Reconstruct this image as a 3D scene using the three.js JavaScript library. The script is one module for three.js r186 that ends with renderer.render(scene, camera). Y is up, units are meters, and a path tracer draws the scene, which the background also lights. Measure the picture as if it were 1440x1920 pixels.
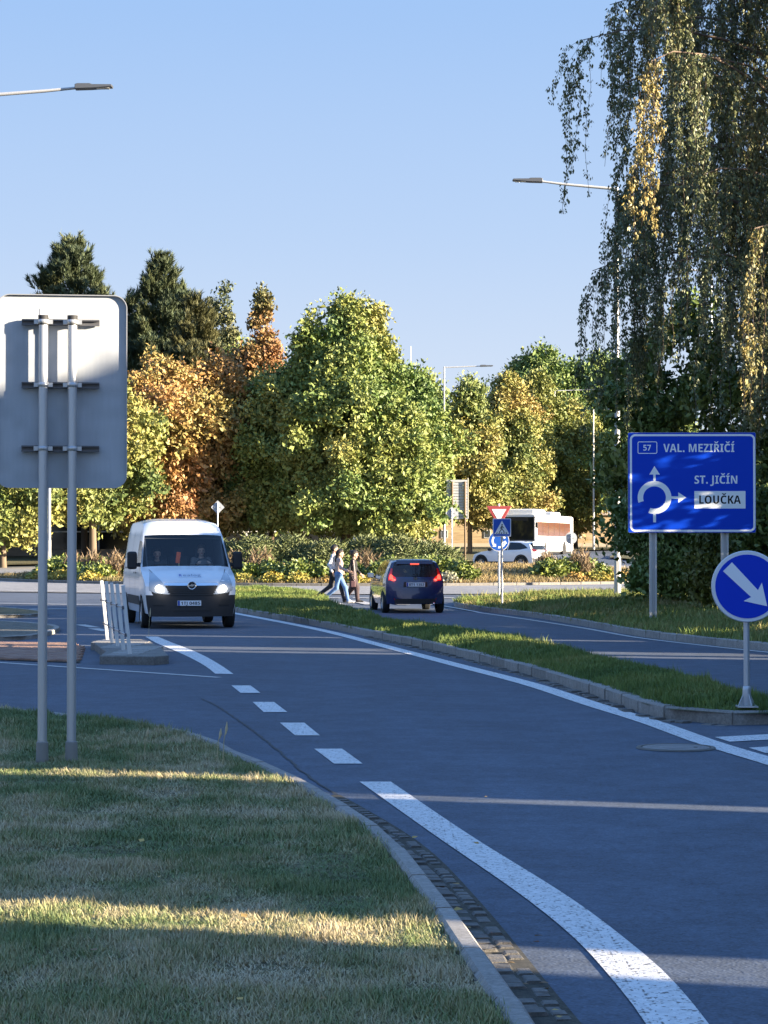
import * as THREE from 'three';
import { mergeGeometries, mergeVertices, toCreasedNormals } from 'three/addons/utils/BufferGeometryUtils.js';
import { RoundedBoxGeometry } from 'three/addons/geometries/RoundedBoxGeometry.js';
import { MarchingCubes } from 'three/addons/objects/MarchingCubes.js';
import { ImprovedNoise } from 'three/addons/math/ImprovedNoise.js';

// ---------------------------------------------------------------- camera, sky, sun, exposure
const scene = new THREE.Scene();
const camera = new THREE.PerspectiveCamera(25.99, 0.75, 0.1, 4000);
camera.position.set(0, 1.7, 0);
camera.rotation.x = 1.019 * Math.PI / 180;
const EXPOSURE = 4.8;
const renderer = new THREE.WebGLRenderer();
renderer.toneMapping = THREE.LinearToneMapping;
renderer.toneMappingExposure = EXPOSURE;
renderer.shadowMap.enabled = true;
const SUN_EL = 11.8 * Math.PI / 180, SUN_AZ = 17 * Math.PI / 180;      // low evening sun, off to the right and a little behind the viewer
const sunDir = new THREE.Vector3(Math.cos(SUN_EL) * Math.cos(SUN_AZ), Math.sin(SUN_EL), Math.cos(SUN_EL) * Math.sin(SUN_AZ));
const sun = new THREE.DirectionalLight(new THREE.Color().setRGB(1, 0.84, 0.62), 5);
sun.position.copy(sunDir).multiplyScalar(150).add(new THREE.Vector3(0, 0, -60));
sun.target.position.set(0, 0, -60);
sun.castShadow = true;
sun.shadow.radius = 1;
sun.shadow.mapSize.set(4096, 4096);
Object.assign(sun.shadow.camera, { left: -120, right: 120, top: 60, bottom: -60, near: 1, far: 400 });
scene.add(sun, sun.target);
{
  // clear evening sky: pale above the horizon, deeper blue towards the zenith, a soft brightening round the sun
  const W = 512, H = 256, data = new Float32Array(W * H * 4);
  const ramp = [[-90, .16, .17, .17], [-2, .30, .32, .33], [0, .78, .84, .94], [4, .66, .77, .94], [8, .51, .675, .94], [14, .365, .57, .925], [30, .31, .59, 1.12], [55, .24, .53, 1.17], [90, .22, .50, 1.15]];
  for (let j = 0; j < H; j++) for (let i = 0; i < W; i++) {
    const el = ((j + .5) / H - .5) * 180, a = ((i + .5) / W - .5) * 2 * Math.PI;
    let k = 0; while (k < ramp.length - 2 && el > ramp[k + 1][0]) k++;
    const p = ramp[k], q = ramp[k + 1], t = Math.min(1, Math.max(0, (el - p[0]) / (q[0] - p[0])));
    const ce = Math.cos(el * Math.PI / 180);
    const d = new THREE.Vector3(ce * Math.cos(a), Math.sin(el * Math.PI / 180), ce * Math.sin(a)).dot(sunDir);
    const glow = el > -2 ? .35 * Math.pow(Math.max(0, d), 8) + .9 * Math.pow(Math.max(0, d), 60) : 0;
    const o = (j * W + i) * 4;
    data[o] = (p[1] + (q[1] - p[1]) * t + glow * 1.0) / EXPOSURE;
    data[o + 1] = (p[2] + (q[2] - p[2]) * t + glow * .86) / EXPOSURE;
    data[o + 2] = (p[3] + (q[3] - p[3]) * t + glow * .62) / EXPOSURE;
    data[o + 3] = 1;
  }
  const sky = new THREE.DataTexture(data, W, H, THREE.RGBAFormat, THREE.FloatType);
  sky.mapping = THREE.EquirectangularReflectionMapping;
  sky.magFilter = sky.minFilter = THREE.LinearFilter;
  sky.needsUpdate = true;
  scene.background = sky;
  scene.environment = sky;
}

// ---------------------------------------------------------------- helpers
function rng(seed) { let a = seed >>> 0; return () => { a |= 0; a = a + 0x6D2B79F5 | 0; let t = Math.imul(a ^ a >>> 15, 1 | a); t = t + Math.imul(t ^ t >>> 7, 61 | t) ^ t; return ((t ^ t >>> 14) >>> 0) / 4294967296; }; }
const clamp = (v, a, b) => Math.max(a, Math.min(b, v)), lerp = (a, b, t) => a + (b - a) * t, smooth = (a, b, v) => { const t = clamp((v - a) / (b - a), 0, 1); return t * t * (3 - 2 * t); };
const pn = new ImprovedNoise(), noise = (x, y, z = 0) => pn.noise(x, y, z);
const fbm = (x, y, z = 0) => noise(x, y, z) + .5 * noise(x * 2.1, y * 2.1, z + 7.3) + .25 * noise(x * 4.3, y * 4.3, z + 3.1);
const rgb = (r, g, b) => new THREE.Color().setRGB(r, g, b);
const table = (pts, v) => { if (v <= pts[0][0]) return pts[0][1]; for (let i = 1; i < pts.length; i++) if (v <= pts[i][0]) return lerp(pts[i - 1][1], pts[i][1], (v - pts[i - 1][0]) / (pts[i][0] - pts[i - 1][0])); return pts[pts.length - 1][1]; };
// height of the ground at a distance d in front of the viewer (z = -d): level at first, then gently rising
const GH = [[62, 0], [70, .09], [90, .30], [120, .58], [155, 1.36], [200, 2], [400, 2.4]];
const gh = d => table(GH, d);

const taken = {};
function numbered(n) { if (taken[n] === undefined) { taken[n] = 0; return n; } taken[n]++; return n + '_' + String(taken[n]).padStart(3, '0'); }
function shade(o) { o.castShadow = true; o.receiveShadow = true; return o; }
function mesh(name, geo, mat, parent) { const m = shade(new THREE.Mesh(geo, mat)); m.name = name; if (parent) parent.add(m); return m; }
function info(o, label, category, group, kind) { o.userData.label = label; if (category) o.userData.category = category; if (group) o.userData.group = group; if (kind) o.userData.kind = kind; return o; }
function thing(name, label, category, [x, y, z] = [0, 0, 0], turn = 0, group) {
  const o = new THREE.Group(); o.name = numbered(name); o.position.set(x, y, z); o.rotation.y = turn;
  info(o, label, category, group); scene.add(o); return o;
}
function struct(o, name, label) { o.name = numbered(name); o.userData.kind = 'structure'; if (label) o.userData.label = label; scene.add(o); return o; }
function geo(pos, idx, uv, col) {
  const g = new THREE.BufferGeometry();
  g.setAttribute('position', new THREE.Float32BufferAttribute(pos, 3));
  if (idx) g.setIndex(idx);
  g.setAttribute('uv', new THREE.Float32BufferAttribute(uv || new Float32Array(pos.length / 3 * 2), 2));
  if (col) g.setAttribute('color', new THREE.Float32BufferAttribute(col, 3));
  g.computeVertexNormals(); return g;
}
const box = (w, h, d, x = 0, y = 0, z = 0) => new THREE.BoxGeometry(w, h, d).translate(x, y, z);
const rbox = (w, h, d, r, x = 0, y = 0, z = 0) => new RoundedBoxGeometry(w, h, d, 2, r).translate(x, y, z);
const flat = g => { const n = g.index ? g.toNonIndexed() : g; for (const k of Object.keys(n.attributes)) if (!['position', 'normal', 'uv'].includes(k)) n.deleteAttribute(k); return n; };
const merge = list => mergeGeometries(list.map(flat));
function tube(pts, radii, seg = 6) {           // tapered tube through points; radii one per point
  const pos = [], idx = [], n = pts.length; let up = new THREE.Vector3(.31, .2, .93);
  const P = pts.map(p => p.isVector3 ? p : new THREE.Vector3(...p));
  for (let i = 0; i < n; i++) {
    const t = P[Math.min(n - 1, i + 1)].clone().sub(P[Math.max(0, i - 1)]).normalize();
    const a = new THREE.Vector3().crossVectors(t, up).normalize(), b = new THREE.Vector3().crossVectors(t, a);
    const r = Array.isArray(radii) ? radii[i] : radii;
    for (let k = 0; k < seg; k++) { const w = k / seg * 2 * Math.PI, c = Math.cos(w) * r, s = Math.sin(w) * r; pos.push(P[i].x + a.x * c + b.x * s, P[i].y + a.y * c + b.y * s, P[i].z + a.z * c + b.z * s); }
  }
  for (let i = 0; i < n - 1; i++) for (let k = 0; k < seg; k++) { const a = i * seg + k, b = i * seg + (k + 1) % seg; idx.push(a, b, a + seg, b, b + seg, a + seg); }
  pos.push(P[0].x, P[0].y, P[0].z, P[n - 1].x, P[n - 1].y, P[n - 1].z);
  for (let k = 0; k < seg; k++) { idx.push(n * seg, (k + 1) % seg, k); idx.push(n * seg + 1, (n - 1) * seg + k, (n - 1) * seg + (k + 1) % seg); }
  return geo(pos, idx);
}
const cyl = (r, a, b, seg = 12) => tube([a, b], r, seg);
// fill an outline (list of [u, v]) with triangles whose edges are at most `edge` long
function triFill(outline, edge, holes = []) {
  const V2 = l => l.map(p => new THREE.Vector2(p[0], p[1]));
  const faces = THREE.ShapeUtils.triangulateShape(V2(outline), holes.map(V2));
  const pts = outline.concat(...holes).map(p => [p[0], p[1]]), out = [], mids = new Map();
  const mid = (a, b) => { const k = a < b ? a + '_' + b : b + '_' + a; if (!mids.has(k)) { pts.push([(pts[a][0] + pts[b][0]) / 2, (pts[a][1] + pts[b][1]) / 2]); mids.set(k, pts.length - 1); } return mids.get(k); };
  const stack = faces.map(f => [...f]);
  while (stack.length) {
    const [a, b, c] = stack.pop(); const L = (i, j) => Math.hypot(pts[i][0] - pts[j][0], pts[i][1] - pts[j][1]);
    const ab = L(a, b), bc = L(b, c), ca = L(c, a), m = Math.max(ab, bc, ca);
    if (m <= edge) { out.push(a, b, c); continue; }
    if (m === ab) { const d = mid(a, b); stack.push([a, d, c], [d, b, c]); } else if (m === bc) { const d = mid(b, c); stack.push([a, b, d], [a, d, c]); } else { const d = mid(c, a); stack.push([a, b, d], [d, b, c]); }
  }
  return { pts, idx: out };
}
// horizontal sheet from a plan outline of [x, d]; y(x, d) gives the height; colour optional
function sheet(outline, edge, y, uvScale = 1, color, holes) {
  const { pts, idx } = triFill(outline, edge, holes), pos = [], uv = [], col = color ? [] : null;
  for (const [x, d] of pts) { pos.push(x, y(x, d), -d); uv.push(x * uvScale, d * uvScale); if (color) { const c = color(x, d); col.push(c[0], c[1], c[2]); } }
  // make faces point up
  for (let i = 0; i < idx.length; i += 3) { const [a, b, c] = [idx[i], idx[i + 1], idx[i + 2]]; const n = (pts[b][0] - pts[a][0]) * (pts[c][1] - pts[a][1]) - (pts[b][1] - pts[a][1]) * (pts[c][0] - pts[a][0]); if (n < 0) { idx[i + 1] = c; idx[i + 2] = b; } }
  return geo(pos, idx, uv, col);
}
function inside(poly, x, y) { let c = false; for (let i = 0, j = poly.length - 1; i < poly.length; j = i++) { const [xi, yi] = poly[i], [xj, yj] = poly[j]; if ((yi > y) !== (yj > y) && x < (xj - xi) * (y - yi) / (yj - yi) + xi) c = !c; } return c; }
function edgeDist(poly, x, y, closed = true) { let m = 1e9; for (let i = 0; i < poly.length - (closed ? 0 : 1); i++) { const a = poly[i], b = poly[(i + 1) % poly.length], dx = b[0] - a[0], dy = b[1] - a[1], t = clamp(((x - a[0]) * dx + (y - a[1]) * dy) / (dx * dx + dy * dy), 0, 1); m = Math.min(m, Math.hypot(x - a[0] - dx * t, y - a[1] - dy * t)); } return m; }
// smooth curve through plan points, resampled at a step
function curve(pts, step, closed = false) {
  const c = new THREE.CatmullRomCurve3(pts.map(p => new THREE.Vector3(p[0], 0, p[1])), closed, 'centripetal');
  const n = Math.max(2, Math.round(c.getLength() / step)); return c.getSpacedPoints(n).map(v => [v.x, v.z]);
}
function offsetPath(path, o) { return path.map((p, i) => { const a = path[Math.max(0, i - 1)], b = path[Math.min(path.length - 1, i + 1)], dx = b[0] - a[0], dy = b[1] - a[1], l = Math.hypot(dx, dy) || 1; return [p[0] - dy / l * o, p[1] + dx / l * o]; }); }

// ---------------------------------------------------------------- textures and materials
function lattice(seed, n) { const r = rng(seed), a = new Float32Array(n * n); for (let i = 0; i < a.length; i++) a[i] = r(); return (u, v) => { const x = u * n, y = v * n, xi = Math.floor(x), yi = Math.floor(y), fx = x - xi, fy = y - yi, sx = fx * fx * (3 - 2 * fx), sy = fy * fy * (3 - 2 * fy), g = (i, j) => a[((j % n + n) % n) * n + (i % n + n) % n]; return lerp(lerp(g(xi, yi), g(xi + 1, yi), sx), lerp(g(xi, yi + 1), g(xi + 1, yi + 1), sx), sy); }; }
function makeTex(size, f, srgb = true) {
  const d = new Uint8Array(size * size * 4);
  for (let j = 0; j < size; j++) for (let i = 0; i < size; i++) { const c = f((i + .5) / size, (j + .5) / size, i, j), o = (j * size + i) * 4; d[o] = clamp(c[0], 0, 1) * 255; d[o + 1] = clamp(c[1], 0, 1) * 255; d[o + 2] = clamp(c[2], 0, 1) * 255; d[o + 3] = 255; }
  const t = new THREE.DataTexture(d, size, size, THREE.RGBAFormat); t.wrapS = t.wrapT = THREE.RepeatWrapping; t.magFilter = THREE.LinearFilter; t.minFilter = THREE.LinearMipmapLinearFilter; t.generateMipmaps = true; if (srgb) t.colorSpace = THREE.SRGBColorSpace; t.needsUpdate = true; return t;
}
const toS = v => v <= .0031308 ? v * 12.92 : 1.055 * Math.pow(v, 1 / 2.4) - .055;
const std = (c, roughness = .7, o = {}) => new THREE.MeshStandardMaterial({ color: c, roughness, ...o });
const phys = (c, roughness = .4, o = {}) => new THREE.MeshPhysicalMaterial({ color: c, roughness, ...o });

const A1 = lattice(11, 256), A2 = lattice(12, 64), A3 = lattice(13, 12), A4 = lattice(14, 512);
const asphaltTex = makeTex(1024, (u, v) => { const s = A4(u, v), g = A1(u, v), m = A2(u, v), l = A3(u, v); let k = .74 + .20 * (g - .5) + .10 * (m - .5) + .10 * (l - .5); if (s > .86) k += .16; if (s < .12) k -= .14; return [k * 1.0, k, k]; });
const asphaltBump = makeTex(512, (u, v) => { const k = .5 + .5 * (A1(u, v) - .5) + .5 * (A4(u * 1, v) - .5); return [k, k, k]; }, false);
const A5 = lattice(15, 40), A6 = lattice(16, 22);
const pitAt = (u, v) => A5(u, v) * .5 + A2(u, v) * .34 + A1(u, v) * .16;
const paintTex = makeTex(512, (u, v) => { const g = pitAt(u, v), m = A6(u, v); let k = .86 + .10 * (m - .5) + .06 * (A1(u, v) - .5); if (g < .285) k = .40; else if (g < .335) k = .64; return [k, k, k]; });
const paintBump = makeTex(512, (u, v) => { const g = pitAt(u, v); const k = g < .32 ? .1 : .7 + .3 * A1(u, v); return [k, k, k]; }, false);
const concreteTex = makeTex(512, (u, v) => { const k = .80 + .14 * (A2(u, v) - .5) + .12 * (A1(u, v) - .5) + .10 * (A3(u, v) - .5) - (A4(u, v) < .06 ? .18 : 0); return [k, k * .985, k * .965]; });
const soilTex = makeTex(512, (u, v) => { const k = .72 + .30 * (A2(u, v) - .5) + .26 * (A1(u, v) - .5) + .2 * (A3(u, v) - .5); return [k, k * .98, k * .9]; });
const barkTex = makeTex(256, (u, v) => { const k = .7 + .35 * (A2(u, v * .25) - .5) + .3 * (A1(u, v * .3) - .5); return [k, k * .95, k * .9]; });
const dirtTex = makeTex(512, (u, v) => { const k = .94 + .07 * (A3(u, v) - .5) + .025 * (A2(u, v * .12) - .5) + .02 * (A1(u, v) - .5); return [k, k, k]; });

const M = {
  asphalt: std(rgb(.142, .19, .275), .86, { map: asphaltTex, bumpMap: asphaltBump, bumpScale: .003, vertexColors: true }),
  paint: std(rgb(.86, .86, .86), .62, { map: paintTex, bumpMap: paintBump, bumpScale: .004 }),
  paintFar: std(rgb(.80, .80, .80), .65, { map: concreteTex }),
  concrete: [.44, .40, .48].map(k => std(rgb(k, k * .97, k * .93), .88, { map: concreteTex, bumpMap: asphaltBump, bumpScale: .002 })),
  granite: [.30, .27, .33, .285].map(k => std(rgb(k, k * .97, k * .92), .85, { map: concreteTex, bumpMap: asphaltBump, bumpScale: .004 })),
  sett: [.21, .18, .235, .195].map(k => std(rgb(k, k * .97, k * .93), .85, { map: concreteTex, bumpMap: asphaltBump, bumpScale: .004 })),
  joint: std(rgb(.11, .105, .095), .95, { map: soilTex }),
  brick: [[.46, .27, .20], [.52, .33, .25], [.42, .26, .21]].map(c => std(rgb(...c), .88, { map: concreteTex })),
  lawn: std(rgb(1, 1, 1), .95, { map: soilTex, vertexColors: true, bumpMap: soilTex, bumpScale: .02 }),
  galv: std(rgb(.55, .57, .60), .42, { metalness: .55, map: dirtTex }),
  galvDark: std(rgb(.10, .10, .11), .5, { metalness: .3 }),
  alu: std(rgb(.43, .46, .505), .8, { map: dirtTex }),
  poleGrey: std(rgb(.52, .53, .54), .5, { metalness: .2, map: dirtTex }),
  poleWhite: std(rgb(.72, .72, .70), .55, { map: dirtTex }),
  lampDark: std(rgb(.10, .11, .13), .5, { metalness: .3 }),
  black: std(rgb(.012, .012, .013), .55),
  rubber: std(rgb(.02, .02, .02), .85),
  plastic: std(rgb(.018, .018, .020), .7),
  chrome: std(rgb(.75, .76, .78), .18, { metalness: .9 }),
  rim: std(rgb(.45, .46, .48), .35, { metalness: .7 }),
  white: std(rgb(.74, .74, .73), .6),
  bark: std(rgb(.17, .13, .095), .95, { map: barkTex, bumpMap: barkTex, bumpScale: .03 }),
  barkPale: std(rgb(.34, .29, .23), .95, { map: barkTex, bumpMap: barkTex, bumpScale: .03 }),
  twig: std(rgb(.10, .07, .055), .9),
};
const leafMat = (tr = .28) => phys(rgb(1, 1, 1), .62, { transmission: tr, thickness: 0, side: THREE.DoubleSide, specularIntensity: .5 });
M.leaf = std(rgb(1, 1, 1), .5, { side: THREE.DoubleSide }); M.leafFar = std(rgb(1, 1, 1), .6, { side: THREE.DoubleSide }); M.needle = std(rgb(1, 1, 1), .75, { side: THREE.DoubleSide }); M.blade = std(rgb(1, 1, 1), .7, { side: THREE.DoubleSide }); M.petal = std(rgb(1, 1, 1), .7, { side: THREE.DoubleSide });
// ---------------------------------------------------------------- ground, roads, kerbs, markings   (plan points are [x, d] in metres, d = distance ahead)
const area = p => { let a = 0; for (let i = 0; i < p.length; i++) { const [x, y] = p[i], [u, v] = p[(i + 1) % p.length]; a += x * v - u * y; } return a / 2; };
{
  const g = sheet([[-2500, -600], [2500, -600], [2500, 3400], [-2500, 3400]], 70, (x, d) => gh(d) - .7 - (Math.abs(d) < 260 && Math.abs(x) < 160 ? .6 : 0), .2, (x, d) => { const n = fbm(x * .01, d * .01); return [.12 + .03 * n, .125 + .02 * n, .055]; });
  struct(mesh('ground', g, M.lawn), 'ground');
  const laneMid = [[4, 2.7], [10, 2.5], [16, 1.7], [22, 1.0], [28, .2], [36, -.9], [44, -2.2], [52, -3.9], [62, -6.2]];
  const col = (x, d) => { const n = fbm(x * .11, d * .045, 2), s = fbm(x * .9, d * .16, 5), f = fbm(x * 2.3, d * .5, 9); const o = Math.abs(x - table(laneMid, d)), tr = d < 62 ? Math.exp(-Math.pow((o - .78) / .28, 2)) * (.6 + .5 * fbm(x * .7, d * .3, 3)) : 0; const k = .80 + .13 * n + .08 * s + .05 * f + .10 * tr; return [k, k, k]; };
  const near = sheet([[-14, -6], [12, -6], [12, 60], [-14, 60]], .45, (x, d) => gh(d), 1 / 2.4, col);
  const far = [[[-75, -6], [-14, -6], [-14, 60], [-75, 60]], [[12, -6], [65, -6], [65, 60], [12, 60]], [[-75, 60], [65, 60], [65, 62], [-75, 62]], [[-75, 62], [65, 62], [65, 70], [-75, 70]], [[-75, 70], [65, 70], [65, 90], [-75, 90]], [[-75, 90], [65, 90], [65, 120], [-75, 120]], [[-75, 120], [65, 120], [65, 155], [-75, 155]], [[-75, 155], [65, 155], [65, 200], [-75, 200]], [[-75, 200], [65, 200], [65, 260], [-75, 260]]].map(o => sheet(o, 4, (x, d) => gh(d), 1 / 2.4, col));
  struct(mesh('road', mergeGeometries([near, ...far]), M.asphalt), 'road', 'worn grey asphalt of the road, the side road and the roundabout');
}
{ // roundabout carriageway: sunlit brightness painted into a paler asphalt colour
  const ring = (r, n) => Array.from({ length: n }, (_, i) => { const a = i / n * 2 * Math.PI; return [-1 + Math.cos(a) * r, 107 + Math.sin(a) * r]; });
  struct(mesh('sun_painted_roundabout', sheet(ring(29, 120), 1.6, (x, d) => gh(d) + .03, 1 / 2.4, (x, d) => { const k = .86 + .10 * fbm(x * .2, d * .12, 4) + .05 * fbm(x * 1.1, d * .5, 7); return [k, k, k]; }, [ring(17.6, 90)]), std(rgb(.60, .58, .565), .85, { map: asphaltTex, bumpMap: asphaltBump, bumpScale: .003, vertexColors: true })), 'sun_painted_roundabout', 'roundabout carriageway asphalt with sunlit brightness painted into its colour');
}
// road markings: quads and ribbons of white paint lying just above the asphalt
function marking(name, geoList, mat = M.paint) { return struct(mesh(name, geoList.length > 1 ? mergeGeometries(geoList) : geoList[0], mat), name); }
const liftFor = d => d > 76 ? .05 : d > 62 ? .02 : .006;
function ribbon(left, right, uvs = 1.7) {
  const pos = [], uv = [], idx = [];
  left.forEach((l, i) => { for (const p of [l, right[i]]) { pos.push(p[0], gh(p[1]) + liftFor(p[1]), -p[1]); uv.push(p[0] * uvs, p[1] * uvs); } if (i) { const a = 2 * i - 2; idx.push(a, a + 1, a + 2, a + 1, a + 3, a + 2); } });
  const g = geo(pos, idx, uv); if (g.attributes.normal.getY(0) < 0) { for (let i = 0; i < idx.length; i += 3) { const t = idx[i + 1]; idx[i + 1] = idx[i + 2]; idx[i + 2] = t; } return geo(pos, idx, uv); } return g;
}
const strip = (path, w) => ribbon(offsetPath(path, -w / 2), offsetPath(path, w / 2));
const edgeL = curve([[-.18, 16.37], [.31, 13.25], [.70, 10.83], [.84, 9.71], [.90, 8.9], [.94, 8.01], [.93, 6.6], [.80, 4.8]], .35), edgeR = curve([[.05, 16.37], [.52, 13.25], [.92, 10.83], [1.06, 9.71], [1.135, 8.9], [1.165, 8.01], [1.16, 6.6], [1.03, 4.8]], .35);
{ const n = Math.min(edgeL.length, edgeR.length); marking('lane_line', [ribbon(edgeL.slice(0, n), edgeR.slice(0, n))]); }
for (const [a, b, c, d] of [[[-1.93, 28.1], [-1.69, 28.1], [-1.72, 26.63], [-1.48, 26.63]], [[-1.48, 25.03], [-1.24, 25.03], [-1.27, 23.45], [-1.02, 23.45]], [[-1.03, 22.0], [-.79, 22.0], [-.82, 20.48], [-.59, 20.48]], [[-.60, 19.1], [-.36, 19.1], [-.40, 17.76], [-.17, 17.76]]]) marking('lane_dash', [ribbon([a, c], [b, d])]);
marking('lane_line', [ribbon(curve([[-4.75, 44.2], [-4.23, 41.2], [-3.33, 36.7], [-2.7, 33.2], [-2.2, 29.85]], 1).slice(0, 15), curve([[-4.5, 44.2], [-4.0, 41.6], [-3.12, 37.2], [-2.48, 33.4], [-1.94, 29.75]], 1).slice(0, 15))]);
marking('edge_line', [strip(curve([[-13, 41.8], [-8.5, 36.7], [-5.86, 33.9], [-3.98, 31.85], [-2.22, 29.9]], 1), .125)], M.paintFar);
marking('edge_line', [strip(curve([[-9.5, 92], [-7.2, 76], [-5.5, 67.3], [-3.89, 60], [-1.28, 47.5], [.12, 39.1], [1.1, 33.1], [1.9, 28.2], [2.3, 24.8], [2.65, 22.1], [2.89, 19.6], [3.13, 17.9], [3.5, 15], [3.75, 12], [3.9, 8]], .6), .24)]);
marking('edge_line', [strip(curve([[1.4, 68.4], [2.17, 64.4], [3.41, 56.6], [4.46, 48.8], [5.0, 43.7], [5.72, 40.3], [6.48, 37.3], [8.2, 31.6], [10.5, 25]], 1), .13)], M.paintFar);
for (const [x0, d0, x1, d1] of [[3.02, 20.05, 5.2, 21.3], [3.15, 18.95, 5.4, 20.2], [3.35, 17.3, 5.6, 18.6]]) { const a = [[x0, d0 + .25], [x1, d1 + .25]], b = [[x0 + .06, d0 - .25], [x1 + .06, d1 - .25]]; marking('hatch_bar', [ribbon(a, b)]); }
for (const [x0, d0, x1, d1] of [[-7.05, 51.5, -6.45, 49.6], [-6.4, 48.9, -5.9, 47.3]]) marking('lane_dash', [strip([[x0, d0], [x1, d1]], .25)], M.paintFar);
// give-way dashes at the roundabout and the bars of the crossing
for (let k = 0; k < 5; k++) marking('give_way_dash', [ribbon([[-2.0 + k * .95, 74.6 + .05], [-1.45 + k * .95, 74.4]], [[-2.0 + k * .95, 74.1], [-1.45 + k * .95, 73.9]])], M.paintFar);
for (let k = 0; k < 4; k++) marking('give_way_dash', [strip([[-15.5 + k * 2.6, 63.6 + k * .2], [-14.2 + k * 2.6, 63.7 + k * .2]], .3)], M.paintFar);
for (let k = 0; k < 4; k++) marking('crossing_bar', [strip([[-1.35 + k * .98, 67.9 - k * .12], [-1.95 + k * .98, 71.4 - k * .12]], .42)], M.paintFar);
marking('edge_line', [strip(curve([[-30, 79], [-22, 73.6], [-14, 69.6], [-8.6, 67.4]], 2), .2)], M.paintFar);
marking('edge_line', [strip(curve([[-28, 91.5], [-18, 84.2], [-10.5, 80.2]], 2), .25)], M.paintFar);

{ // sealed bitumen joint where the side road meets the carriageway, and fine cracks
  const r = rng(61), wig = (pts, w, a) => { const P = curve(pts, .12).map(q => [q[0] + (r() - .5) * a, q[1] + (r() - .5) * a]); const L = offsetPath(P, -w / 2), R = offsetPath(P, w / 2); return ribbon(L.map((q, i) => [q[0] + (r() - .5) * w * .6, q[1]]), R.map((q, i) => [q[0] + (r() - .5) * w * .6, q[1]])); };
  const bit = std(rgb(.045, .047, .052), .8);
  marking('asphalt_joint', [wig([[-2.1, 25.6], [-1.82, 24.3], [-1.05, 19.9], [-.56, 16.7], [-.33, 15.5]], .02, .02)], bit);
}
// kerbs: rows of separate stones. `path` = outer face; side = +1 stones lie right of the path, -1 left
const stoneGeos = {};
function stoneGeo(len, w, h, c) {
  const key = [len, w, h, c].map(v => v.toFixed(3)).join();
  if (!stoneGeos[key]) { const s = new THREE.Shape(); [[-w / 2, -.1], [w / 2, -.1], [w / 2, h - c], [w / 2 - c, h], [-w / 2 + c, h], [-w / 2, h - c]].forEach((p, i) => i ? s.lineTo(...p) : s.moveTo(...p)); const g = new THREE.ExtrudeGeometry(s, { depth: len, bevelEnabled: false }); g.translate(0, 0, -len / 2).rotateY(Math.PI / 2); stoneGeos[key] = g; }
  return stoneGeos[key];
}
function kerb(name, label, path, { len = 1, w = .14, h = .13, side = 1, mats = M.concrete, seed = 1, piece = 'kerb_stone', joint = .012, jitter = .004, c = .018, off = 0, filter } = {}) {
  const g = struct(new THREE.Group(), name, label), r = rng(seed), P = curve(path, len);
  for (let i = 0; i + 1 < P.length; i++) {
    const a = P[i], b = P[i + 1], dx = b[0] - a[0], dd = b[1] - a[1], l = Math.hypot(dx, dd); if (filter && !filter((a[0] + b[0]) / 2, (a[1] + b[1]) / 2)) continue;
    const nx = dd / l, nd = -dx / l, o = side * (w / 2 + off) + (r() - .5) * jitter;
    const m = mesh(piece, stoneGeo(Math.max(.03, Math.round(l * 100) / 100 - joint - (len < .3 ? r() * .02 : 0)), w, h, c), mats[Math.floor(r() * mats.length)], g);
    m.position.set((a[0] + b[0]) / 2 + nx * o, gh((a[1] + b[1]) / 2) + (r() - .5) * jitter * 1.6, -((a[1] + b[1]) / 2 + nd * o)); m.rotation.y = Math.atan2(dd, dx) + (r() - .5) * jitter * 3;
  }
  return g;
}
const kerbLeft = [[-30, 66], [-16, 42.5], [-8, 29.8], [-5.4, 25.2], [-3.96, 22.9], [-2.98, 21.8], [-2.24, 20.75], [-1.6, 19.5], [-1.15, 17.75], [-.80, 16.6], [-.27, 14.3], [.03, 12.7], [.26, 10.65], [.43, 8.7], [.53, 7.5], [.57, 6], [.5, 3]];
const medianOutline = [[3.41, 21.72], [3.73, 21.58], [4.02, 21.7], [4.16, 22.15], [4.1, 23.2], [3.95, 25.9], [3.7, 29], [3.2, 32.8], [2.7, 38], [.85, 47], [-.5, 55.8], [-1.55, 66], [-2.25, 75], [-3.3, 78.4], [-5.2, 79.6], [-6.7, 78.6], [-6.4, 74], [-5.0, 67], [-3.99, 61.5], [-1.33, 49.5], [-.3, 44.2], [.53, 39.75], [1.19, 35.9], [2.03, 30.1], [2.42, 26.5], [2.57, 24.9], [2.8, 22.6], [3.04, 22.05]];
const rightKerb = [[20, 6], [14, 17], [10.8, 25], [8.4, 31.8], [6.62, 37.6], [5.95, 40.2], [5.2, 43.8], [4.5, 51], [3.75, 57.6], [2.6, 63.6], [2.1, 66.2], [2.25, 67.6], [3.02, 69.9], [4.77, 71.1], [7.4, 71.3], [14, 71.8], [26, 70], [60, 58]];
const islandC = [-1, 107], islandR = 18;
const circle = (c, r, n, a0 = 0, a1 = 2 * Math.PI) => Array.from({ length: n + 1 }, (_, i) => { const a = lerp(a0, a1, i / n); return [c[0] + Math.cos(a) * r, c[1] + Math.sin(a) * r]; });

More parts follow.
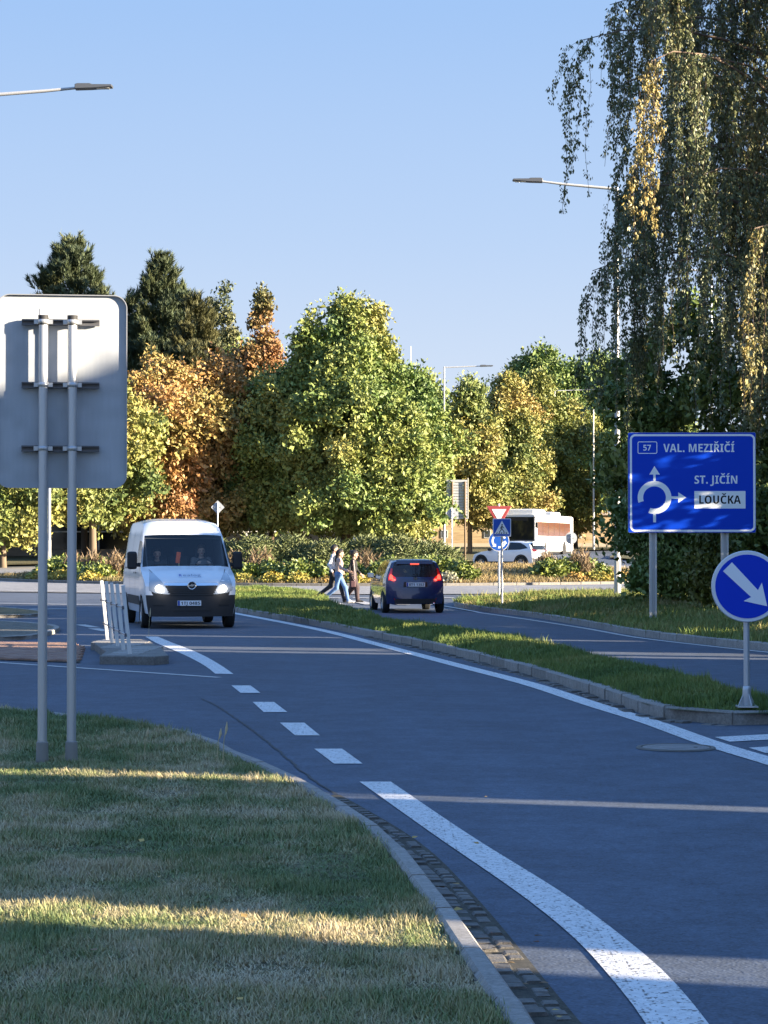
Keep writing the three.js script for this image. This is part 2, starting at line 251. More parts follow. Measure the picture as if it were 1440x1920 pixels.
kerb('kerb', 'pale concrete kerb edging the mown lawn in the foreground', kerbLeft, { w: .1, h: .1, side: 1, seed: 3, filter: (x, d) => d < 34 });
kerb('kerb', 'weathered concrete kerb round the long grass median', [...medianOutline, medianOutline[0]], { w: .15, h: .14, side: area(medianOutline) > 0 ? -1 : 1, seed: 4, joint: .022, jitter: .009, len: .98, mats: [M.concrete[1], M.granite[2], M.concrete[0]] });
kerb('kerb', 'concrete kerb along the right-hand grass verge', rightKerb, { w: .15, h: .14, side: 1, seed: 5, filter: (x, d) => x < 9 && d > 26 });
kerb('kerb', 'low stone kerb round the planted middle of the roundabout', circle(islandC, islandR, 60, 0, -Math.PI), { w: .2, h: .14, side: -1, seed: 6, len: 1, mats: M.granite });
kerb('gutter', 'row of grey stone setts in the gutter beside the lawn kerb', kerbLeft.slice(8), { len: .10, w: .105, h: .012, side: -1, seed: 7, mats: M.sett, piece: 'sett', joint: .010, jitter: .012, c: .010, off: .012, filter: (x, d) => d > 6.8 && d < 15.4 });
kerb('gutter', 'outer row of stone setts in the gutter beside the lawn kerb', kerbLeft.slice(8), { len: .085, w: .07, h: .010, side: -1, seed: 8, mats: M.sett, piece: 'sett', joint: .010, jitter: .012, c: .010, off: .125, filter: (x, d) => d > 6.8 && d < 15.1 });
{ const path = curve(kerbLeft.slice(8), .4).filter(p => p[1] > 6.5 && p[1] < 15.6); marking('gutter_bed', [ribbon(offsetPath(path, .01), offsetPath(path, .215))], M.joint); }
const medFront = medianOutline.slice(20).concat([[3.41, 21.72]]);
kerb('gutter', 'row of stone setts along the front of the median kerb', medFront, { len: .15, w: .13, h: .012, side: area(medianOutline) > 0 ? 1 : -1, seed: 9, mats: M.sett, piece: 'sett', joint: .02, jitter: .02, c: .012, off: .015, filter: (x, d) => d < 44 });

// lawns and verges
const lawnCol = (x, d) => { const n = fbm(x * .45, d * .45, 1), m = fbm(x * 1.9, d * 1.9, 4), t = clamp(.42 + .40 * n + .22 * m, 0, 1); return [lerp(.11, .32, t), lerp(.14, .27, t), lerp(.06, .15, t)]; };
const greenCol = (x, d) => { const n = fbm(x * .5, d * .5, 8), t = clamp(.35 + .4 * n, 0, 1); return [lerp(.08, .18, t), lerp(.12, .19, t), lerp(.03, .06, t)]; };
const dryCol = (x, d) => { const n = fbm(x * .5, d * .5, 9), m = fbm(x * 2, d * 2, 3), t = clamp(.55 + .4 * n + .2 * m, 0, 1); return [lerp(.18, .46, t), lerp(.16, .33, t), lerp(.07, .18, t)]; };
const lawnY = (x, d) => gh(d) + .075 + .018 * fbm(x * .6, d * .6, 6);
const lawnOutline = [...curve(kerbLeft, .8), [.5, -5], [-40, -5], [-40, 66]];
struct(mesh('lawn', sheet(lawnOutline, .7, (x, d) => lawnY(x, d) - .03 * (1 - smooth(0, .3, edgeDist(lawnOutline, x, d))), .6, lawnCol), M.lawn), 'lawn', 'mown lawn, green mixed with straw, in the foreground');
const medOut = curve([...medianOutline], .8, true).slice(0, -1);
const medY = (x, d) => gh(d) + .115 + .10 * smooth(.1, .9, edgeDist(medOut, x, d));
struct(mesh('median', sheet(medOut, .8, medY, .6, greenCol), M.lawn), 'median', 'long grass median between the two carriageways');
const vergeOutline = [...curve(rightKerb, .9), [60, 6]];
const vergeY = (x, d) => gh(d) + .115 + .22 * smooth(.3, 3, edgeDist(vergeOutline, x, d)) + .02 * fbm(x, d, 2);
struct(mesh('verge', sheet(vergeOutline, 1.2, vergeY, .6, (x, d) => { const a = greenCol(x, d), b = dryCol(x, d), t = .35; return [lerp(a[0], b[0], t), lerp(a[1], b[1], t), lerp(a[2], b[2], t)]; }), M.lawn), 'verge', 'grass verge under the direction sign and the trees on the right');
const islOut = circle(islandC, islandR - .05, 90).slice(0, -1);
const islY = (x, d) => { const r = Math.hypot(x - islandC[0], d - islandC[1]); return gh(d) + .12 + .46 * smooth(islandR, islandR - 9, r); };
struct(mesh('roundabout_island', sheet(islOut, 1, islY, .5, dryCol), M.lawn), 'roundabout_island', 'dry sandy mound in the middle of the roundabout');
const farL = [[-75, 112], ...circle(islandC, 31, 40, Math.PI * .93, Math.PI * .36), [9, 138], [7.2, 148], [8.6, 163], [14.5, 178], [30, 194], [60, 206], [60, 260], [-75, 260]];
const farR = [[60, 66], [60, 192], [40, 184], [24, 170], [16.5, 158], [15, 148], [17, 137], ...circle(islandC, 31, 30, Math.PI * .28, -Math.PI * .22)];
for (const o of [farL, farR]) struct(mesh('far_verge', sheet(o, 2.5, (x, d) => gh(d) + .13, .5, (x, d) => { const a = greenCol(x, d), b = dryCol(x, d); return [lerp(a[0], b[0], .45), lerp(a[1], b[1], .45), lerp(a[2], b[2], .45)]; }), M.lawn), 'far_verge', 'grass beyond the roundabout under the far trees');

// left side: brick-paved tip, railing island with slabs, concrete islands
{
  const poly = [[-4.62, 33.75], [-5.25, 38.9], [-5.75, 40.9], [-7.1, 41.0], [-11.5, 45.5], [-12.5, 43.6], [-9.3, 39.2], [-5.95, 34.6]];
  struct(mesh('paving_bed', sheet(poly, 3, () => .012, 1, () => [.12, .10, .08]), M.lawn), 'paving_bed');
  const list = [[], [], []], r = rng(21);
  for (let i = 0; i < 75; i++) for (let j = 0; j < 130; j++) { const x = -12.6 + i * .108, d = 33.5 + j * .1 + (i % 2) * .0; if (!inside(poly, x, d) || edgeDist(poly, x, d) < .07) continue; if ((i + j) % 2) continue; list[Math.floor(r() * 3)].push(box(.205, .03, .092, x, .02 + r() * .006, -d)); }
  const g = struct(new THREE.Group(), 'brick_paving', 'reddish brick paving beside the railing island');
  list.forEach((l, i) => { if (l.length) { const m = mesh('brick_row', merge(l), M.brick[i], g); m.userData.kind = 'stuff'; } });
  // railing island
  const isl = [[-5.12, 39.0], [-4.86, 37.6], [-4.36, 34.9], [-4.27, 33.45], [-3.45, 33.2], [-3.27, 33.6], [-3.62, 36.1], [-4.1, 38.8], [-4.35, 39.7], [-4.9, 39.8]];
  const t = struct(new THREE.Group(), 'railing_island', 'raised concrete kerb island that carries the white railing');
  const s2 = new THREE.Shape(isl.map(q => new THREE.Vector2(q[0], q[1])));
  mesh('kerb_ring', new THREE.ExtrudeGeometry(s2, { depth: .14, bevelEnabled: true, bevelSize: .012, bevelThickness: .012, bevelSegments: 1 }).rotateX(-Math.PI / 2).translate(0, -.02, 0), M.granite[1], t);
  const inner = isl;
  for (let i = 0; i < 6; i++) for (let j = 0; j < 14; j++) { const x = -5.2 + i * .5 + j * .02 + .2, d = 33.4 + j * .5; if (inside(inner, x, d) && edgeDist(inner, x, d) > .2) { const m = mesh('slab', stoneGeo(.48, .48, .05, .01), M.concrete[(i * 3 + j) % 3], t); m.position.set(x, .084 + .003 * ((i + j) % 3), -d); } }
  // concrete islands further left
  const islands = [[[-7.3, 42.1], [-6.9, 42.7], [-6.78, 45.4], [-7.25, 49.0], [-9.0, 52.2], [-18, 62], [-22, 60], [-13, 48]], [[-9.9, 56.6], [-9.05, 57.5], [-9.4, 61], [-13, 66.5], [-26, 75], [-26, 71]]];
  islands.forEach((o, k) => {
    const oc = curve(o, .7, true).slice(0, -1);
    kerb('kerb', k ? 'kerb of the small far-left traffic island in the sun' : 'kerb of the grey traffic island beyond the brick paving', [...oc, oc[0]], { w: .14, h: .085, side: area(oc) > 0 ? -1 : 1, seed: 30 + k, len: 1, filter: x => x > -17 });
    struct(mesh('traffic_island', sheet(oc, 1.5, (x, d) => gh(d) + .075, .5, k ? dryCol : (x, d) => { const n = .30 + .04 * fbm(x, d); return [n, n * .98, n * .95]; }), M.lawn), 'traffic_island', k ? 'dry grass on the far-left traffic island' : 'grey surface of the left traffic island');
  });
}
// manhole
{ const t = thing('manhole_cover', 'round grey manhole cover lying in the asphalt by the edge line', 'manhole cover', [2.52, .004, -19.18]);
  mesh('frame_ring', new THREE.LatheGeometry([[.30, 0], [.30, .012], [.335, .012], [.345, 0]].map(p => new THREE.Vector2(...p)), 40), M.granite[1], t);
  mesh('lid', new THREE.LatheGeometry([[0, .010], [.12, .010], [.125, .006], [.2, .006], [.205, .010], [.285, .010], [.292, 0]].map(p => new THREE.Vector2(...p)).reverse(), 40), std(rgb(.33, .33, .34), .55, { metalness: .3, map: concreteTex, side: THREE.DoubleSide }), t);
  mesh('lift_hole', new THREE.CylinderGeometry(.018, .018, .002, 10).translate(.17, .009, 0), M.black, t); }
// ---------------------------------------------------------------- vegetation
const up = new THREE.Vector3(0, 1, 0);
function leafSpray(n, len, spread, seed, { width = .55, droop = 0, flatness = .5 } = {}) {
  const r = rng(seed), pos = [], idx = [];
  for (let i = 0; i < n; i++) {
    const c = new THREE.Vector3(r() - .5, r() - .5, r() - .5).multiplyScalar(2 * spread);
    const d = new THREE.Vector3(r() - .5, (r() - .5) * flatness * 2 - droop, r() - .5).normalize();
    const s = new THREE.Vector3(r() - .5, (r() - .5) * .6, r() - .5).cross(d).normalize(), nrm = new THREE.Vector3().crossVectors(d, s);
    const l = len * (.5 + 1.0 * r()), w = l * width * .5, f = l * .10, b = pos.length / 3;
    const p = (a, q, z) => pos.push(c.x + d.x * a + s.x * q + nrm.x * z, c.y + d.y * a + s.y * q + nrm.y * z, c.z + d.z * a + s.z * q + nrm.z * z);
    p(0, 0, 0); p(l * .42, w, f); p(l * .42, -w, f); p(l, 0, -f * .4);
    idx.push(b, b + 1, b + 3, b, b + 3, b + 2);
  }
  const g = geo(pos, idx); return g;
}
function needleBrush(n, len, seed) {           // upright shoot with needles round it
  const r = rng(seed), pos = [], idx = [];
  for (let i = 0; i < n; i++) {
    const t = r(), a = r() * 6.283, d = new THREE.Vector3(Math.cos(a) * .8, .75 + .5 * r(), Math.sin(a) * .8).normalize(), s = new THREE.Vector3(-Math.sin(a), 0, Math.cos(a)), l = len * (.35 + .25 * r()), w = len * .045, b = pos.length / 3, y = t * len * .75;
    pos.push(s.x * w, y, s.z * w, -s.x * w, y, -s.z * w, d.x * l, y + d.y * l, d.z * l); idx.push(b, b + 1, b + 2);
  }
  return geo(pos, idx);
}
const SPRAY = [1, 2, 3].map(s => leafSpray(13, .24, .36, 100 + s, { width: .55 }));
const SPRAY_SMALL = [1, 2].map(s => leafSpray(8, .13, .15, 120 + s));
const BRUSH = [1, 2].map(s => needleBrush(26, .62, 130 + s));
function crown(name, geoms, mat, items, parent, label) {   // items: {p, q, s, c}; one InstancedMesh of leaf sprays
  const m = shade(new THREE.InstancedMesh(geoms, mat, items.length)), M4 = new THREE.Matrix4(), S = new THREE.Vector3();
  items.forEach((it, i) => { m.setMatrixAt(i, M4.compose(it.p, it.q, typeof it.s === 'number' ? S.setScalar(it.s) : it.s)); m.setColorAt(i, it.c); });
  m.name = name; m.userData.kind = 'stuff'; if (label) m.userData.label = label; parent.add(m); return m;
}
const qRand = r => new THREE.Quaternion().setFromEuler(new THREE.Euler((r() - .5) * 1.2, r() * 6.283, (r() - .5) * 1.2));
const pick = (pal, v) => { v = clamp(v, 0, .9999) * (pal.length - 1); const i = Math.floor(v), t = v - i, a = pal[i], b = pal[i + 1]; return rgb(lerp(a[0], b[0], t), lerp(a[1], b[1], t), lerp(a[2], b[2], t)); };
const PROF = {
  maple: [[0, .45], [.08, .82], [.25, 1], [.5, .92], [.72, .66], [.88, .34], [.97, .12], [1, .02]],
  cone: [[0, .75], [.1, 1], [.4, .78], [.7, .45], [.9, .18], [1, .02]],
  round: [[0, .4], [.12, .85], [.35, 1], [.65, .95], [.85, .65], [.96, .3], [1, .04]],
  column: [[0, .6], [.1, 1], [.5, .95], [.8, .6], [.95, .25], [1, .03]],
  pine: [[0, .5], [.1, .85], [.3, 1], [.55, .85], [.8, .5], [.94, .22], [1, .03]],
};
// generic tree: crown volumes given as lobes {x, z, h0, h1, R, prof, n}; trunk and limbs below them
function tree(name, label, [x, d], { lobes, pal, seed, kind = 'leaf', trunkR = .22, size = 1, per = 15, clumpR = .72, bark = M.bark, colorScale = .22, group, lob = .55, solid = .35, wide = 1.18, mat, trunkTop, lean = 0 }) {
  const r = rng(seed), t = thing(name, label, 'tree', [x, gh(d) + .1, -d], 0, group), items = [[], []], limbs = [], top = Math.max(...lobes.map(l => l.h1));
  const tt = trunkTop || top * .72;
  mesh('trunk', tube([[0, -.2, 0], [.02, .3, 0], [lean * .3, tt * .35, .05], [lean * .7, tt * .7, -.05], [lean, tt, 0]], [trunkR * 1.35, trunkR, trunkR * .8, trunkR * .5, trunkR * .15], 9), bark, t);
  for (const L of lobes) {
    const n = L.n, H = L.h1 - L.h0, prof = PROF[L.prof || 'maple'];
    let made = 0, guard = 0;
    while (made < n && guard++ < n * 8) {
      const v = Math.pow(r(), .9), rr = table(prof, v); if (r() > rr + .12) continue;
      const a = r() * 6.283, cx = Math.cos(a), cz = Math.sin(a);
      const wob = 1 + lob * fbm(cx * 1.9 + seed, v * H * .42, cz * 1.9 + L.R), rad = L.R * wide * rr * wob * (r() < solid ? Math.sqrt(r()) * .8 : .78 + .36 * Math.pow(r(), 2));
      if (fbm(cx * 2.3 + 5, v * H * .45 + seed, cz * 2.3) < -.46) continue;
      made++;
      const C = new THREE.Vector3(L.x + cx * rad, L.h0 + v * H, L.z + cz * rad), tone = clamp(.5 + .75 * fbm(C.x * colorScale + seed, C.y * colorScale, C.z * colorScale) + .16 * (r() - .5), 0, 1);
      if (limbs.length < 9 && r() < .10 && v < .8) limbs.push(C);
      const m = Math.round(per * (.6 + .8 * r())), cr = clumpR * (.6 + .7 * r());
      for (let k = 0; k < m; k++) {
        const o = new THREE.Vector3(r() + r() + r() - 1.5, (r() + r() + r() - 1.5) * .8, r() + r() + r() - 1.5).multiplyScalar(cr * .95), p = C.clone().add(o);
        let q;
        if (kind === 'needle') { const out = new THREE.Vector3(cx * .5 + (r() - .5) * .5, .95, cz * .5 + (r() - .5) * .5).normalize(); q = new THREE.Quaternion().setFromUnitVectors(up, out).multiply(new THREE.Quaternion().setFromAxisAngle(up, r() * 6.28)); } else q = qRand(r);
        const c = pick(pal, tone + (r() - .5) * .34), b = .85 + .3 * r(); c.multiplyScalar(b);
        items[r() < .5 ? 0 : 1].push({ p, q, s: size * (.55 + .9 * r()), c });
      }
    }
  }
  limbs.forEach(C => { const y0 = Math.min(C.y * .72, tt * .9), s = new THREE.Vector3(lean * y0 / tt, y0, 0), m1 = s.clone().lerp(C, .5).add(new THREE.Vector3(0, .25, 0)); mesh('branch', tube([s, m1, C], [trunkR * .34, trunkR * .2, .02], 5), bark, t); });
  const gs = kind === 'needle' ? BRUSH : kind === 'small' ? SPRAY_SMALL : SPRAY;
  items.forEach((it, i) => { if (it.length) crown('crown', gs[i], mat || (kind === 'needle' ? M.needle : kind === 'small' ? M.leaf : M.leafFar), it, t); });
  return t;
}
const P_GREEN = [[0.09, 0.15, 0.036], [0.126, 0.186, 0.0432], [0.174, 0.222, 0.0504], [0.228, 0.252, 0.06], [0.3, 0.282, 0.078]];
const P_ORANGE = [[0.161, 0.167, 0.046], [0.253, 0.201, 0.0575], [0.333, 0.213, 0.0667], [0.356, 0.196, 0.069], [0.287, 0.138, 0.0575]];
const P_YELLOW = [[0.102, 0.144, 0.036], [0.162, 0.192, 0.0456], [0.228, 0.234, 0.0576], [0.3, 0.264, 0.072], [0.336, 0.246, 0.078]];
const P_PINE = [[.055, .08, .04], [.075, .10, .045], [.10, .12, .05], [.13, .135, .055]];
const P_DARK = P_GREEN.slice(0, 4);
const P_BROWN = [[.11, .12, .035], [.17, .14, .045], [.26, .14, .05], [.29, .14, .055]];
const P_POPLAR = [[.06, .085, .035], [.09, .11, .045], [.13, .13, .05]];
const lobe = (x, z, h0, h1, R, n, prof) => ({ x, z, h0, h1, R, n, prof });

// far trees, left to right
tree('pine_tree', 'tall broad dark pine, its top above the back of the grey sign', [-25.3, 180], { kind: 'needle', pal: P_PINE, seed: 41, trunkR: .35, size: 1.35, per: 20, clumpR: .6, lob: .3, lobes: [lobe(0, 0, 6, 24.9, 4.0, 470, 'pine'), lobe(2.2, .5, 6, 21, 2.0, 110, 'pine')] });
tree('pine_tree', 'tall dark pine right of the grey sign back, with feathery upright shoots', [-17.7, 175], { kind: 'needle', pal: P_PINE, seed: 42, trunkR: .35, size: 1.3, per: 20, clumpR: .55, lob: .4, lobes: [lobe(0, 0, 5, 23, 2.7, 330, 'pine'), lobe(-2.3, 0, 5, 20, 1.7, 150, 'pine'), lobe(2.0, .3, 4, 20.2, 1.5, 130, 'pine')] });
tree('pine_tree', 'smaller olive pine between the dark pine and the thin poplars', [-14.1, 165], { kind: 'needle', pal: [[.05, .065, .025], [.085, .09, .035], [.12, .115, .04]], seed: 43, trunkR: .28, size: 1.25, per: 18, clumpR: .5, lobes: [lobe(0, 0, 3, 18.6, 2.1, 260, 'pine')] });
tree('poplar_tree', 'thin columnar poplar, the taller of the two spires', [-15.1, 210], { pal: P_POPLAR, seed: 44, trunkR: .2, per: 12, clumpR: .45, size: 1.1, lobes: [lobe(0, 0, 6, 24.7, 1.15, 130, 'column')] });
tree('poplar_tree', 'thin columnar poplar, the shorter spire on the left of the pair', [-16.5, 211], { pal: P_POPLAR, seed: 45, trunkR: .2, per: 12, clumpR: .45, size: 1.1, lobes: [lobe(0, 0, 6, 23.8, .95, 110, 'column')] });
tree('larch_tree', 'narrow tree with a rusty orange side left of the big green maple', [-8.7, 155], { pal: P_BROWN, seed: 46, trunkR: .22, per: 15, clumpR: .45, colorScale: .3, lobes: [lobe(.2, 0, 3, 18.3, 2.0, 200, 'cone'), lobe(-1.3, .5, 3, 14.5, 1.5, 90, 'cone')] });
tree('maple_tree', 'orange autumn maple just right of the grey sign back', [-13.9, 138], { pal: P_ORANGE, seed: 47, trunkR: .2, lobes: [lobe(0, 0, 2.0, 12.9, 2.9, 230, 'round'), lobe(-1.6, .4, 2, 10.4, 1.9, 100, 'round')] });
tree('maple_tree', 'orange and yellow maple above the white van', [-10.4, 141], { pal: P_ORANGE, seed: 48, trunkR: .2, lobes: [lobe(0, 0, 2.0, 12.5, 2.2, 190, 'round')] });
tree('maple_tree', 'yellow-leaved maple with a forked trunk under the grey sign back', [-17.2, 131], { pal: P_YELLOW, seed: 49, trunkR: .24, bark: M.barkPale, lobes: [lobe(.4, 0, 2.6, 11.2, 2.6, 190, 'round')] });
tree('maple_tree', 'green maple at the left edge, its low branches under the grey sign', [-22.0, 128], { pal: P_YELLOW.slice(0, 4), seed: 50, trunkR: .2, bark: M.barkPale, lobes: [lobe(0, 0, 1.3, 9.5, 2.7, 200, 'round')] });
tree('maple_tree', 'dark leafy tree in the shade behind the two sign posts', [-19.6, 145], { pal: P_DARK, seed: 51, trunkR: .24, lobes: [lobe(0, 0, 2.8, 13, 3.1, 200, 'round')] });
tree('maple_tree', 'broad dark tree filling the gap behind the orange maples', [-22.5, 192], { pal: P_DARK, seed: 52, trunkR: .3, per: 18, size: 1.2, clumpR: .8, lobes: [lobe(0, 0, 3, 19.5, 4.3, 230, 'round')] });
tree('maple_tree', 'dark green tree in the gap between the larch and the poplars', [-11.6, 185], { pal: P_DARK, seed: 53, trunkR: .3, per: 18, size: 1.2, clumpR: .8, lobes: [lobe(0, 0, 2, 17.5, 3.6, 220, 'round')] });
tree('maple_tree', 'big green maple with several pointed tops in the middle of the picture', [-2.4, 140], { pal: P_GREEN, seed: 54, trunkR: .3, per: 22, lobes: [lobe(.1, 0, 1.9, 16.5, 3.1, 330, 'maple'), lobe(1.7, -.4, 2.2, 16.0, 2.5, 190, 'cone'), lobe(-2.3, .6, 2, 15.3, 2.2, 180, 'cone'), lobe(-4.2, .2, 2, 12.0, 2.2, 170, 'round'), lobe(3.4, .4, 1.6, 12.0, 2.5, 220, 'round'), lobe(0, 2.2, 1.9, 12.5, 3, 220, 'round')] });
tree('maple_tree', 'smaller maple joined to the right side of the big green maple', [.7, 136.5], { pal: P_GREEN.slice(1), seed: 55, trunkR: .18, lobes: [lobe(0, 0, 1.6, 10.2, 2.0, 160, 'maple')] });
tree('maple_tree', 'dark round tree behind the tall street lamp', [3.0, 182], { pal: P_DARK, seed: 56, trunkR: .25, per: 16, size: 1.15, lobes: [lobe(0, 0, 2.5, 14.6, 2.9, 190, 'round')] });
tree('maple_tree', 'yellow-green conical maple nearest the tall street lamp', [6.1, 158], { pal: P_YELLOW, seed: 57, trunkR: .18, bark: M.barkPale, per: 19, lobes: [lobe(0, 0, 2.3, 11.9, 2.05, 190, 'maple')] });
tree('maple_tree', 'yellow-green maple with a pointed top above the white bus', [10.0, 178], { pal: P_YELLOW, seed: 58, trunkR: .2, bark: M.barkPale, per: 19, lobes: [lobe(0, 0, 2.2, 13.9, 2.6, 230, 'maple')] });
tree('maple_tree', 'maple with a rounded top right of the pointed one above the bus', [13.0, 188], { pal: P_YELLOW.slice(0, 4), seed: 59, trunkR: .2, per: 19, lobes: [lobe(0, 0, 2.2, 14.8, 2.5, 220, 'maple')] });
tree('maple_tree', 'orange-tinged maple at the right end of the far row', [16.4, 190], { pal: P_YELLOW.slice(1), seed: 60, trunkR: .2, per: 19, lobes: [lobe(0, 0, 1.8, 12.2, 2.4, 210, 'round')] });
tree('maple_tree', 'small maple between the lamp and the pointed maple, further back', [7.6, 196], { pal: P_DARK.slice(1), seed: 61, trunkR: .2, per: 17, lobes: [lobe(0, 0, 2.2, 14.9, 2.4, 170, 'maple')] });
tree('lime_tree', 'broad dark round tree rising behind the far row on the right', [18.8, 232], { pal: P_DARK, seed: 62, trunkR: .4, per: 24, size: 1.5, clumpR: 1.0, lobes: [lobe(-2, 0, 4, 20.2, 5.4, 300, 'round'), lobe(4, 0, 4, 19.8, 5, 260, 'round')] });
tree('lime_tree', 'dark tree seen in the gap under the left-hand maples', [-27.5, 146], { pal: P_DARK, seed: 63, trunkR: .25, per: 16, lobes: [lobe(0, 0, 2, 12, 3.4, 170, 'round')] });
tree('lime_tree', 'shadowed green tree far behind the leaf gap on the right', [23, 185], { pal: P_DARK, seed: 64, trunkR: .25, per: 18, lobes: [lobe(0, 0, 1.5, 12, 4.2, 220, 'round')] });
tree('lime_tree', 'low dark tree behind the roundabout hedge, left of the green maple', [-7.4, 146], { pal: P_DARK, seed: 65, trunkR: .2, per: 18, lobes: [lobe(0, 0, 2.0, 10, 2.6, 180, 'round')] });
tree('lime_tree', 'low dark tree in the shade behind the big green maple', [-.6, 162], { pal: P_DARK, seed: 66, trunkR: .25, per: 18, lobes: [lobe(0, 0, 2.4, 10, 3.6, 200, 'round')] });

// right-hand group close by: dark trees and shrubs behind the direction sign
tree('hornbeam_tree', 'dark leafy tree behind the direction sign, its left twigs crossing the lamp post', [7.7, 58.5], { kind: 'small', pal: P_DARK, seed: 71, trunkR: .13, per: 22, size: 1.35, clumpR: .40, colorScale: .6, solid: .22, lob: 1.0, lobes: [lobe(.25, 0, 1.1, 8.3, 1.45, 120, 'round'), lobe(-.75, .3, 1.7, 5.2, .9, 36, 'round')] });
tree('hornbeam_tree', 'dark tree at the right edge of the picture behind the direction sign', [10.6, 57.5], { kind: 'small', pal: P_DARK, seed: 72, trunkR: .14, per: 22, size: 1.35, clumpR: .42, colorScale: .6, solid: .22, lob: 1.0, lobes: [lobe(0, 0, 1.0, 7.7, 1.65, 120, 'round')] });
tree('shrub', 'dense dark shrub low behind the left post of the direction sign', [7.3, 55.6], { kind: 'small', pal: P_DARK.slice(0, 3), seed: 73, trunkR: .06, per: 30, size: 1.1, clumpR: .34, solid: .4, lobes: [lobe(0, 0, .5, 3.4, .95, 62, 'round')] });
tree('shrub', 'dark shrub between the posts of the direction sign', [8.9, 55.2], { kind: 'small', pal: P_DARK.slice(0, 3), seed: 74, trunkR: .06, per: 30, size: 1.1, clumpR: .34, solid: .4, lobes: [lobe(0, 0, .5, 3.7, .95, 62, 'round')] });
tree('shrub', 'yellow-green shrub between the direction sign and the blue arrow sign', [7.55, 50.8], { kind: 'small', pal: [[.07, .10, .02], [.14, .16, .03], [.22, .22, .05]], seed: 75, trunkR: .03, per: 16, size: 1.0, clumpR: .24, solid: .4, lobes: [lobe(0, 0, .45, 2.0, .42, 46, 'round')] });
for (const o of scene.children) if (o.name.startsWith('shrub')) o.userData.category = 'shrub';
// unseen trees and hedge on the right, added to shade road and sign
tree('maple_tree', 'unseen tall tree added for shade beyond the hedge end, outside the picture', [15.8, 56.0], { pal: P_DARK, seed: 77, trunkR: .25, per: 16, clumpR: .8, solid: .2, lobes: [lobe(0, 0, 1.2, 9.0, 2.4, 130, 'round')] });

tree('maple_tree', 'unseen loose young tree added for dappled shade at the end of the hedge, outside the picture', [13.6, 47.8], { pal: P_GREEN, seed: 76, trunkR: .12, per: 12, clumpR: .5, solid: .3, lobes: [lobe(0, 0, .9, 7.0, 1.5, 62, 'round')] });
tree('maple_tree', 'unseen loose young tree added for dappled shade further along behind the verge, outside the picture', [13.9, 51.6], { pal: P_GREEN, seed: 79, trunkR: .12, per: 12, clumpR: .5, solid: .3, lobes: [lobe(0, 0, .9, 6.6, 1.6, 66, 'round')] });
// unseen hedge added to shade the road; its gaps shape the light bands
function hedge(label, x, d0, d1, h, seed) {
  const t = thing('hedge', label, 'hedge', [x, gh((d0 + d1) / 2) + .05, -(d0 + d1) / 2], 0, 'unseen hedge lengths added to shade the road'), r = rng(seed), L = d1 - d0, items = [], pos = [], idx = [];
  const nx = Math.max(3, Math.round(L / .5)), ny = 12; // solid inner body with a bumpy skin
  const body = new THREE.BoxGeometry(.62, h, L, 2, ny, nx), p = body.attributes.position;
  for (let i = 0; i < p.count; i++) { const y = p.getY(i) + h / 2, z = p.getZ(i); const bump = .05 * fbm(z * 1.7 + seed, y * 1.7, 2); p.setXYZ(i, p.getX(i) * (1 - .2 * y / h) + Math.sign(p.getX(i)) * bump, y + (y > h * .98 ? .10 * fbm(z * 1.2, seed, 3) : 0), z); }
  body.computeVertexNormals(); mesh('inner_growth', body, std(rgb(.075, .10, .035), .95), t);
  for (let i = 0; i < L * h * 26; i++) { const side = r() < .5 ? -1 : 1, y = r() * h, z = (r() - .5) * L; const c = pick(P_DARK, r()); items.push({ p: new THREE.Vector3(side * (.30 + .05 * r()) * (1 - .2 * y / h), y, z), q: qRand(r), s: .9 + .5 * r(), c }); }
  crown('foliage', SPRAY_SMALL[0], M.needle, items, t); return t;
}
const HX = 13;
const gaps = [[5.1, 5.85], [11.2, 11.66], [32.6, 33.4], [33.65, 34.9], [39.2, 39.9]];
{ let s = -4, k = 0; const where = ['behind the viewer', 'beside the foreground lawn', 'beside the median nose', 'short piece beside the median', 'beside the long median', 'at its far end']; for (const [a, b] of [...gaps, [45.8, 60]]) { if (a - s > .12) hedge(`unseen clipped hedge length added for shade ${where[k]}, outside the picture`, HX, s, a, s < 30 ? 6.35 : 5.75, 80 + k); s = b; k++; } }

